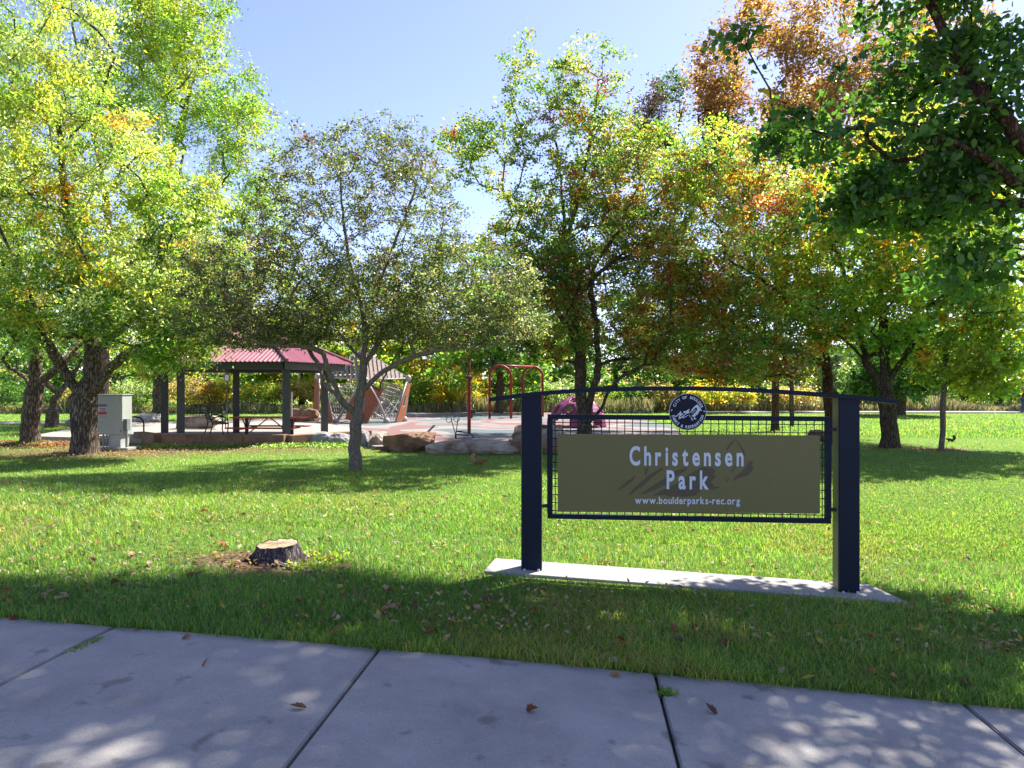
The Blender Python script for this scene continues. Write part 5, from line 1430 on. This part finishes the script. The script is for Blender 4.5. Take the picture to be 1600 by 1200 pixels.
# ------------------------------------------------------------------ stump
def stump():
    c = STUMP.copy(); c.y += 0.10
    root = empty('tree_stump', c, 'low sawn tree stump with a pale cut top in bare soil on the near lawn', 'tree stump')
    n, rows = 56, 16; V, F = [], []; rng = np.random.default_rng(3)
    hz = 0.175; top_r = 0.175
    def rad(an, t):
        rt = 1 + 0.5 * math.exp(-((an - math.pi * 1.15 + math.pi) % (2 * math.pi) - math.pi) ** 2 / 0.12) 
        ridg = 0.5 + 0.5 * math.sin(an * 6 + 0.7) ; ridg2 = mnoise.noise(Vector((math.cos(an) * 5, math.sin(an) * 5, t * 1.5)))
        fl = (1 - t) ** 1.8
        return top_r * (1 + fl * (0.40 + 0.62 * ridg ** 2 * rt) + 0.14 * ridg2 * (1.2 - t) + 0.05 * mnoise.noise(Vector((math.cos(an) * 14, math.sin(an) * 14, t * 3))))
    for j in range(rows + 1):
        t = j / rows
        for k in range(n):
            an = 2 * math.pi * k / n; r = rad(an, t)
            V.append((r * math.cos(an) * 1.05, r * math.sin(an) * 0.85, -0.04 + (hz + 0.04 + 0.014 * math.sin(an + 0.6) * t + 0.02 * t * mnoise.noise(Vector((math.cos(an) * 4, math.sin(an) * 4, 2)))) * t))
    for j in range(rows):
        for k in range(n):
            k2 = (k + 1) % n; F.append((j * n + k, j * n + k2, (j + 1) * n + k2, (j + 1) * n + k))
    m = MB(); m.add(V, F); m.build('bark', M['stump_bark'], root, local=True, smooth=True)
    m = MB(); V2 = [(v[0] * 0.96, v[1] * 0.96, v[2] - 0.006) for v in V[-n:]]; m.add(V2 + [(0, 0, hz + 0.003)], [(k, (k + 1) % n, n) for k in range(n)]); m.build('cut_face', M['cut_wood'], root, local=True)
    # splinter left standing on the near left side
    m = MB(); m.tube([(-0.20, -0.06, 0.0), (-0.25, -0.09, 0.05), (-0.31, -0.13, 0.02)], [0.045, 0.03, 0.012], 7); m.tube([(0.02, -0.15, 0.03), (0.1, -0.2, 0.02), (0.17, -0.24, -0.01)], [0.05, 0.035, 0.015], 7); m.build('root_flare', M['stump_bark'], root, local=True)
stump()

# ------------------------------------------------------------------ animals and person
def skin(name, verts, edges, radii, mt, parent, sub=2, root_i=0, local=True):
    me = bpy.data.meshes.new(name); me.from_pydata([tuple(v) for v in verts], edges, []); me.update()
    o = bpy.data.objects.new(name, me); COL.objects.link(o)
    md = o.modifiers.new('s', 'SKIN'); md.use_smooth_shade = True
    for i, r in enumerate(radii):
        sv = me.skin_vertices[0].data[i]; sv.radius = r if isinstance(r, tuple) else (r, r); sv.use_root = (i == root_i)
    o.modifiers.new('u', 'SUBSURF').levels = sub
    dg = bpy.context.evaluated_depsgraph_get(); m2 = bpy.data.meshes.new_from_object(o.evaluated_get(dg))
    bpy.data.objects.remove(o); m2.materials.clear(); m2.materials.append(mt)
    for p in m2.polygons: p.use_smooth = True
    q = bpy.data.objects.new(name, m2); link(q, parent); return q

def squirrel(g, s, flip, label, fur='fur', tail='fur_pale'):
    root = empty('squirrel', g, label, 'squirrel')
    f = -1 if flip else 1
    v = [(0, 0, .09), (.06 * f, 0, .11), (.12 * f, 0, .10), (.17 * f, 0, .12), (.21 * f, 0, .115), (.245 * f, 0, .105),
         (.0, .035, .06), (.03 * f, .04, .02), (.0, -.035, .06), (.03 * f, -.04, .02), (.12 * f, .03, .06), (.14 * f, .03, .01), (.12 * f, -.03, .06), (.14 * f, -.03, .01),
         (.195 * f, .02, .15), (.195 * f, -.02, .15)]
    v = [Vector(a) * s for a in v]
    e = [(0, 1), (1, 2), (2, 3), (3, 4), (4, 5), (0, 6), (6, 7), (0, 8), (8, 9), (2, 10), (10, 11), (2, 12), (12, 13), (4, 14), (4, 15)]
    r = [.055, .052, .042, .032, .034, .014, .03, .014, .03, .014, .018, .011, .018, .011, .008, .008]
    skin('body', v, e, [x * s for x in r], M[fur], root)
    t = [(.0 * f, 0, .08), (-.06 * f, 0, .09), (-.085 * f, 0, .16), (-.06 * f, 0, .23), (-.01 * f, 0, .24)]
    skin('tail', [Vector(a) * s for a in t], [(0, 1), (1, 2), (2, 3), (3, 4)], [x * s for x in (.035, .045, .058, .055, .03)], M[tail], root)
g = gp(744, 729); g.z += 0.01
squirrel(g, 1.05, False, 'reddish brown squirrel with a raised bushy tail on the lawn in front of the boulders')
g = gp(1488, 691); squirrel(g, 0.85, True, 'dark squirrel on the open lawn right of the young tree', 'fur_dark', 'fur_dark')

def person():
    g = at(1599, 645.5, 47.2); g.z = 0.05; 
    root = empty('person', g, 'person in a maroon jacket and jeans walking on the far path at the right edge', 'person', rz=R(-80))
    k = 0.93
    def S(vs): return [Vector(a) * k for a in vs]
    body = S([(0, 0, .95), (0, 0, 1.15), (0, 0.01, 1.38), (0, 0.02, 1.50), (0, 0.02, 1.58), (0, .03, 1.68), (0, .02, 1.76),
              (-.2, 0, 1.42), (-.25, -.06, 1.15), (-.24, .08, .92), (-.24, .13, .83), (.2, 0, 1.42), (.25, .05, 1.15), (.24, -.10, .93), (.24, -.14, .85),
              (-.1, 0, .9), (-.11, .16, .5), (-.11, .08, .08), (-.11, .2, .04), (.1, 0, .9), (.11, -.12, .5), (.11, -.34, .12), (.11, -.28, .04)])
    e = [(0, 1), (1, 2), (2, 3), (3, 4), (4, 5), (5, 6), (2, 7), (7, 8), (8, 9), (9, 10), (2, 11), (11, 12), (12, 13), (13, 14), (0, 15), (15, 16), (16, 17), (17, 18), (0, 19), (19, 20), (20, 21), (21, 22)]
    r = [.15, .14, .17, .06, .055, .10, .08, .07, .05, .04, .035, .07, .05, .04, .035, .095, .065, .045, .035, .095, .065, .045, .035]
    skin('body', body, e, [x * k for x in r], M['skin'], root)
    j = S([(0, 0, .92), (0, 0, 1.15), (0, 0.01, 1.38), (0, .01, 1.47), (-.2, 0, 1.42), (-.25, -.06, 1.15), (-.24, .08, .93), (.2, 0, 1.42), (.25, .05, 1.15), (.24, -.10, .94)])
    skin('jacket', j, [(0, 1), (1, 2), (2, 3), (2, 4), (4, 5), (5, 6), (2, 7), (7, 8), (8, 9)], [x * k for x in (.18, .165, .195, .09, .09, .068, .055, .09, .068, .055)], M['maroon'], root)
    j = S([(0, 0, .96), (-.1, 0, .88), (-.11, .16, .5), (-.11, .08, .10), (.1, 0, .88), (.11, -.12, .5), (.11, -.33, .15)])
    skin('jeans', j, [(0, 1), (1, 2), (2, 3), (0, 4), (4, 5), (5, 6)], [x * k for x in (.16, .115, .085, .065, .115, .085, .065)], M['denim'], root)
    for a, b2 in (((-.11, .06, .05), (-.11, .24, .035)), ((.11, -.35, .09), (.11, -.2, .02))):
        m = MB(); m.tube([Vector(a) * k, Vector(b2) * k], [.055, .04], 8); m.build('shoe', M['black'], root, local=True)
    j = S([(0, 0, 1.70), (0, -.02, 1.78)]); skin('hair', j, [(0, 1)], [.105, .09], M['hair'], root)
person()

# ------------------------------------------------------------------ grass
PLAY = [(-4.28, 23.3), (-4.2, 20.2), (-3.6, 18.9), (2.6, 18.7), (4.2, 20.3), (5.8, 24.5), (6.6, 30), (6.0, 38), (3, 45.5), (-6, 45.5), (-12, 41), (-14, 33.6), (-15.2, 22.6), (-11.2, 21.3), (-10.2, 20.2), (-6.3, 20.1), (-4.5, 22)]
def inside(x, y, poly):
    c = np.zeros(len(x), bool); n = len(poly)
    for i in range(n):
        x0, y0 = poly[i][:2]; x1, y1 = poly[(i + 1) % n][:2]
        if y0 == y1: continue
        k = ((y0 > y) != (y1 > y)) & (x < (x1 - x0) * (y - y0) / (y1 - y0) + x0); c ^= k
    return c
def fnoise(x, y, s, seed=0):
    """cheap smooth 2-d noise"""
    v = np.zeros_like(x)
    r = np.random.default_rng(seed)
    for k in range(6):
        a = r.uniform(0, 6.28); f = s * r.uniform(0.6, 1.7); v += np.sin((x * math.cos(a) + y * math.sin(a)) * f + r.uniform(0, 6.28))
    return v / 6
eyv = np.vectorize(edge_y)
def grass_field(n, y0, y1, hgt, wid, seed, five):
    rng = np.random.default_rng(seed)
    u = rng.uniform(size=n); Yv = 1 / ((1 / y0) + u * (1 / y1 - 1 / y0)) if y0 > 0 else u
    x = rng.uniform(-0.80, 0.80, n) * Yv
    y = Yv
    ok = (y > eyv(x) - 0.012 + 0.03 * fnoise(x, y, 9, 21) + 0.03 * fnoise(x, y, 31, 22)) & ~inside(x, y, SLAB) & ~inside(x, y, PLAY)
    d = np.hypot((x - STUMP.x) / 0.74, (y - STUMP.y) / 0.48) + 0.2 * fnoise(x, y, 11, 8); ok &= ~((d < 0.9) & (rng.uniform(size=n) < 0.93)); ok &= ~(d < 0.42)
    for c, rx, ry, am in ((T1P, 2.6, 1.5, .75), (T2P, 3.2, 1.7, .8), (Vector((-8.3, 19.2, 0)), 4.2, 1.2, .6), (YOUNG, .8, .6, .95), (MAPLE, .6, .5, .8)):
        d = np.hypot((x - c.x) / rx, (y - c.y) / ry) + 0.35 * fnoise(x, y, 5, 3)
        ok &= ~((d < 0.8) & (rng.uniform(size=n) < am))
    x, y = x[ok], y[ok]; n = len(x)
    z = gz_np(x, y) + 0.02
    nearedge = np.clip((y - eyv(x)) / 0.3, 0, 1)
    patch = fnoise(x, y, 2.2, 1) + 0.6 * fnoise(x, y, 7, 2)
    h = hgt * rng.uniform(0.5, 1.35, n) * (1 + 0.45 * patch)
    tall = rng.uniform(size=n) < 0.02; h[tall] *= 1.5
    w = wid * rng.uniform(0.7, 1.3, n)
    a = rng.uniform(0, 6.283, n); lean = rng.uniform(0.15, 1.25, n) * h
    dx, dy = np.cos(a), np.sin(a)
    b = a + math.pi / 2 + rng.normal(0, 0.5, n); sx, sy = np.cos(b) * w / 2, np.sin(b) * w / 2
    # colours: greens with some straw
    c = pick([((0.08, 0.19, 0.035), 4), ((0.12, 0.24, 0.045), 4), ((0.20, 0.285, 0.065), 2.5), ((0.05, 0.125, 0.025), 2), ((0.34, 0.30, 0.14), .5)], n, rng)
    c = c * (1 + 0.22 * patch + rng.normal(0, 0.12, n))[:, None]
    dry = (fnoise(x, y, 1.7, 31) + 0.7 * fnoise(x, y, 5, 32) > 0.42) & (rng.uniform(size=n) < 0.45)
    c[dry] = c[dry] * 0.4 + np.array([0.30, 0.27, 0.12]) * 0.6 * rng.uniform(.6, 1.1, (dry.sum(), 1))
    yel = np.clip(0.5 + 1.1 * fnoise(x, y, 0.9, 9), 0, 1)[:, None]; c = c * (1 - yel * np.array([-0.35, -0.08, 0.0]))
    c = np.clip(c, 0.008, 0.5)
    P = np.stack([x, y, z], 1)
    ex = np.stack([sx, sy, np.zeros(n)], 1)
    if five:
        m1 = P + np.stack([dx * lean * 0.3, dy * lean * 0.3, h * 0.6], 1); tip = P + np.stack([dx * lean, dy * lean, h * 0.95], 1)
        V = np.stack([P - ex, P + ex, m1 + ex * 0.8, tip + ex * 0.1, m1 - ex * 0.8], 1).reshape(-1, 3)
        i = np.arange(n)[:, None] * 5
        # quads: the upper one is a kite with a very short end
        V4 = np.stack([P - ex, P + ex, m1 + ex * 0.75, m1 - ex * 0.75, tip + ex * .08, tip - ex * .08], 1).reshape(-1, 3)
        i = np.arange(n)[:, None] * 6
        F = np.concatenate([i + [[0, 1, 2, 3]], i + [[3, 2, 4, 5]]], 1).reshape(-1, 4)
        dark = np.array([0.7, 0.7, 1, 1, 1.1, 1.1])
        return V4, F, 4, np.repeat(c, 6, axis=0)
    tip = P + np.stack([dx * lean, dy * lean, h], 1)
    V = np.stack([P - ex, P + ex, tip], 1).reshape(-1, 3)
    return V, np.arange(n * 3).reshape(n, 3), 3, np.repeat(c, 3, axis=0)
V, F, k, c = grass_field(140000, 3.6, 8.2, 0.058, 0.0055, 301, True)
o = np_mesh('grass', V, F, k, M['grass'], col=c); tag(o, 'short green lawn grass in front of and around the sign', 'grass', kind='stuff')
V, F, k, c = grass_field(250000, 7.9, 24, 0.038, 0.010, 302, False)
o = np_mesh('grass', V, F, k, M['grass'], col=c); tag(o, 'green lawn grass between the sign and the playground', 'grass', kind='stuff')
V, F, k, c = grass_field(90000, 23.5, 60, 0.07, 0.03, 303, False)
o = np_mesh('grass', V, F, k, M['grass'], col=c); tag(o, 'far green lawn grass beyond the maple', 'grass', kind='stuff')

# tall dry grass along the far edge of the park
rng = np.random.default_rng(305); n = 42000
y = rng.uniform(45.7, 48.2, n); x = rng.uniform(-0.82, 0.82, n) * y; y = np.where(x > 9, y + 3.4, y)
hh = (0.35 + 1.0 * np.clip(fnoise(x, y, 0.5, 4) + 0.45, 0.05, 1)) * rng.uniform(0.3, 0.95, n)
a = rng.uniform(0, 6.28, n); w = rng.uniform(0.025, 0.06, n)
P = np.stack([x, y, np.zeros(n)], 1); ex = np.stack([np.cos(a) * w, np.sin(a) * w * .3, np.zeros(n)], 1)
tip = P + np.stack([rng.normal(0, 0.18, n), rng.normal(0, .15, n), hh], 1)
V = np.stack([P - ex, P + ex, tip + ex * .5, tip - ex * .5], 1).reshape(-1, 3)
c = pick([((0.42, 0.36, 0.26), 4), ((0.32, 0.28, 0.18), 3), ((0.17, 0.21, 0.08), 3.5), ((0.50, 0.45, 0.36), 2)], n, rng) * rng.uniform(0.7, 1.1, n)[:, None]
o = np_mesh('tall_grass', V, np.arange(n * 4).reshape(n, 4), 4, M['drygrass'], col=np.repeat(c, 4, axis=0)); tag(o, 'straw coloured tall grass along the far edge of the park', 'grass', kind='stuff')

# weeds at the foot of the curb, round the stump and in the pavement joints
def tufts(name, label, spots, per, size, pal, seed):
    rng = np.random.default_rng(seed); C = []
    for (x, y, r) in spots:
        q = rng.normal(size=(per, 2)) * r; C.append(np.stack([x + q[:, 0], y + q[:, 1] * .7, gz_np(x + q[:, 0], y + q[:, 1] * .7) + rng.uniform(0, 1, per) * r * 0.7], 1))
    C = np.concatenate(C); V, F, vp, k = leaves_np(C, size, size * 0.45, rng, -0.5)
    c = pick(pal, len(C), rng) * rng.uniform(0.75, 1.2, len(C))[:, None]
    o = np_mesh(name, V, F, k, M['leaf'], col=np.repeat(c, vp, axis=0)); return tag(o, label, 'weeds', kind='stuff')
sp = [(random.uniform(-9.9, -4.6), random.uniform(19.6, 20.05), random.uniform(.08, .16)) for _ in range(46)]
sp += [(random.uniform(-6.6, -4.3), random.uniform(19.3, 19.9), random.uniform(.12, .22)) for _ in range(16)]
tufts('weeds', 'leafy weeds growing along the foot of the stone curb', sp, 90, 0.07, [(LG, 3), (MG, 3), (PALE, 1)], 311)
tufts('weeds', 'low leafy weeds crowding the right side of the stump', [(STUMP.x + random.uniform(0.15, 0.55), STUMP.y + random.uniform(-.2, .35), 0.07) for _ in range(16)], 60, 0.045, [(LG, 3), (MG, 2), (YG, 2)], 312)
j = gp(1042, 1084); tufts('weeds', 'tuft of weeds in the sidewalk joint below the sign', [(j.x + 0.0, j.y - 0.0, 0.03), (j.x - .01, j.y - .04, 0.018)], 90, 0.03, [(MG, 3), (LG, 1)], 313)
j = gp(165, 998); tufts('weeds', 'moss and weeds in the left sidewalk joint', [(j.x - 0.02 - t * .12, j.y - 0.02 - t * .9, 0.014) for t in np.linspace(0, .25, 7)], 60, 0.02, [(MG, 3), (YG, 2)], 314)
tufts('undergrowth', 'reddish brown low undergrowth round the left-edge tree', [(T2P.x + random.uniform(-1.6, 1.3), T2P.y - random.uniform(-.4, .9), 0.16) for _ in range(34)], 70, 0.075, [((0.20, 0.07, 0.03), 4), (BR, 3), ((0.28, .14, .06), 2)], 315)
tufts('undergrowth', 'green shoots round the trunk of the left-edge tree', [(T2P.x + random.uniform(-.6, .5), T2P.y - random.uniform(.2, .5), 0.16) for _ in range(12)], 70, 0.07, [(LG, 3), (MG, 2)], 316)

# ------------------------------------------------------------------ fallen leaves
LEAF_ME = []
for k in range(8):
    rr = np.random.default_rng(400 + k)
    L, W = 0.095 * rr.uniform(.8, 1.1), 0.055 * rr.uniform(.75, 1.15); V, F = [], []; nn = 8
    cu1, cu2 = rr.uniform(-0.25, 0.35), rr.uniform(0.2, 0.9)
    for i in range(nn + 1):
        t = i / nn; wdt = W / 2 * math.sin(math.pi * t ** 0.85) * (1 + 0.18 * math.sin(t * 23))
        zc = cu1 * L * t * t
        for s in (-1, 0, 1): V.append((L * (t - .5), s * wdt, zc + abs(s) * wdt * cu2 + 0.002))
    for i in range(nn):
        for s in (0, 1): F.append((i * 3 + s, i * 3 + 3 + s, i * 3 + 4 + s, i * 3 + 1 + s))
    b = len(V); V += [(L * .5, -.0012, cu1 * L), (L * .5, .0012, cu1 * L), (L * .5 + .03, .0012, cu1 * L + .01), (L * .5 + .03, -.0012, cu1 * L + .01)]; F.append((b, b + 1, b + 2, b + 3))
    col = [(0.24, 0.085, 0.04), (0.33, 0.17, 0.08), (0.38, 0.24, 0.14), (0.20, 0.06, 0.03), (0.42, 0.30, 0.20), (0.14, 0.08, 0.05), (0.36, 0.13, 0.05), (0.45, 0.34, 0.08)][k]
    V = np.array(V); me_o = np_mesh('proto', V, F, 4, M['dryleaf'], col=np.repeat(np.array([col]), len(V), axis=0) * rr.uniform(.8, 1.15, (len(V), 1)), smooth=True)
    LEAF_ME.append(me_o.data); bpy.data.objects.remove(me_o)
KINDS = ['dry reddish brown leaf lying on the lawn', 'curled tan leaf lying on the lawn', 'pale tan leaf lying on the lawn', 'dark red-brown leaf lying on the lawn', 'bleached beige leaf lying on the lawn', 'small dark brown leaf lying on the lawn', 'rusty orange leaf lying on the lawn', 'yellow leaf lying on the lawn']
def put_leaf(p, k, s, label=None, group='fallen leaves on the lawn'):
    o = bpy.data.objects.new('fallen_leaf', LEAF_ME[k]); link(o)
    o.location = p; o.rotation_euler = (random.uniform(-.5, .5), random.uniform(-.5, .5), random.uniform(0, 6.28)); o.scale = (s, s, s)
    if not label:
        q = (p[0] / p[1]) * FPX + CX; d = p[1]
        side = ('left of the stump' if q < 400 else 'between the stump and the sign' if q < 800 else 'before or under the sign' if q < 1340 else 'right of the sign') if d < 7.5 else ('below the left trees' if q < 480 else 'around the lone lawn tree' if q < 800 else 'behind the sign' if q < 1340 else 'toward the maple')
        label = KINDS[k].replace('lying on the lawn', 'on the %s lawn %s' % ('near' if d < 7.5 else 'middle' if d < 13 else 'far', side))
    tag(o, label, 'leaf', group)
rl = random.Random(77)
known = [(298, 910, 3), (312, 908, 6), (190, 928, 5), (182, 922, 3), (415, 985, 5), (206, 878, 2), (145, 884, 4), (336, 822, 6), (330, 818, 4), (42, 822, 4), (346, 865, 6), (670, 1002, 3), (664, 1000, 4), (1183, 1008, 2), (1222, 1062, 4), (1130, 1018, 3), (1130, 1030, 2), (1360, 1005, 1), (1078, 832, 1), (1013, 834, 0), (928, 820, 0), (1150, 836, 1), (866, 862, 4), (800, 866, 2), (570, 905, 2), (540, 912, 1), (466, 993, 7), (525, 1000, 6), (700, 1010, 2), (590, 975, 4), (705, 983, 1), (970, 1015, 3), (1055, 1043, 1), (1345, 1015, 4), (1060, 1015, 5), (820, 1030, 2), (745, 960, 2), (650, 955, 5)]
for px, py, k in known:
    p = gp(px, py); p.z += 0.055; put_leaf(p, k, rl.uniform(.75, 1.1))
cnt = 0
while cnt < 210:
    px, py = rl.uniform(-40, 1640), 690 + 400 * rl.random() ** 1.2
    p = gp(px, py)
    xs_, ys_ = np.array([p.x]), np.array([p.y])
    if p.y < edge_y(p.x) + 0.05 or inside(xs_, ys_, SLAB)[0] or inside(xs_, ys_, PLAY)[0] or (p.xy - STUMP.xy).length < 0.3: continue
    p.z += 0.05; put_leaf(p, rl.randrange(8), rl.uniform(.5, 1.0)); cnt += 1
# on the pavement
for px, py, k, lab in ((322, 1043, 6, 'rusty curled leaf on the sidewalk below the stump'), (466, 1112, 5, 'dark leaf on the sidewalk just left of the middle joint'), (23, 970, 3, 'brown leaf on the lawn edge of the left slab'), (831, 1115, 3, 'small red-brown leaf on the middle sidewalk slab'), (1111, 1116, 5, 'thin dark leaf on the sidewalk right of the weedy joint'), (960, 1060, 1, 'tan leaf on the sidewalk edge under the sign'), (290, 1000, 1, 'tan leaf at the grass edge left of the middle slab'), (215, 988, 6, 'orange-brown leaf at the grass edge by the left joint')):
    p = gp(px, py); p.z += 0.018; put_leaf(p, k, 0.85, lab, None)
    bpy.context.scene.objects[-1]
# litter of small leaves under the trees: nobody could count it
rng = np.random.default_rng(320); C = []
for c0, rx, ry, n_ in ((T1P, 2.6, 1.4, 1500), (T2P, 3.0, 1.8, 1300), (Vector((-8, 19.2, 0)), 4.5, 0.9, 1500), (YOUNG, .7, .5, 150), (STUMP, .5, .3, 150), (Vector((6, 21, 0)), 4, 2.5, 500), (MAPLE, 3, 2.5, 500)):
    q = rng.normal(size=(n_, 2)) * 0.55; x = c0.x + q[:, 0] * rx; y = c0.y + q[:, 1] * ry
    C.append(np.stack([x, y, gz_np(x, y) + 0.05], 1))
x = rng.uniform(-.78, .78, 5200); y = 1 / rng.uniform(1 / 20, 1 / 4.8, 5200); x = x * y; ok = (y > eyv(x) + .1) & ~inside(x, y, SLAB) & ~inside(x, y, PLAY)
C.append(np.stack([x, y, gz_np(x, y) + 0.05], 1)[ok])
C = np.concatenate(C); V, F, vp, k = leaves_np(C, 0.05, 0.032, rng, 0.0, upb=3.0)
c = pick([((0.36, 0.24, 0.14), 4), ((0.24, 0.12, 0.06), 3), ((0.5, 0.40, 0.24), 2), ((0.42, 0.30, 0.05), 1.5)], len(C), rng)
o = np_mesh('leaf_litter', V, F, k, M['dryleaf'], col=np.repeat(c, vp, axis=0)); tag(o, 'small dry leaves scattered under the trees and over the lawn', 'leaf litter', kind='stuff')
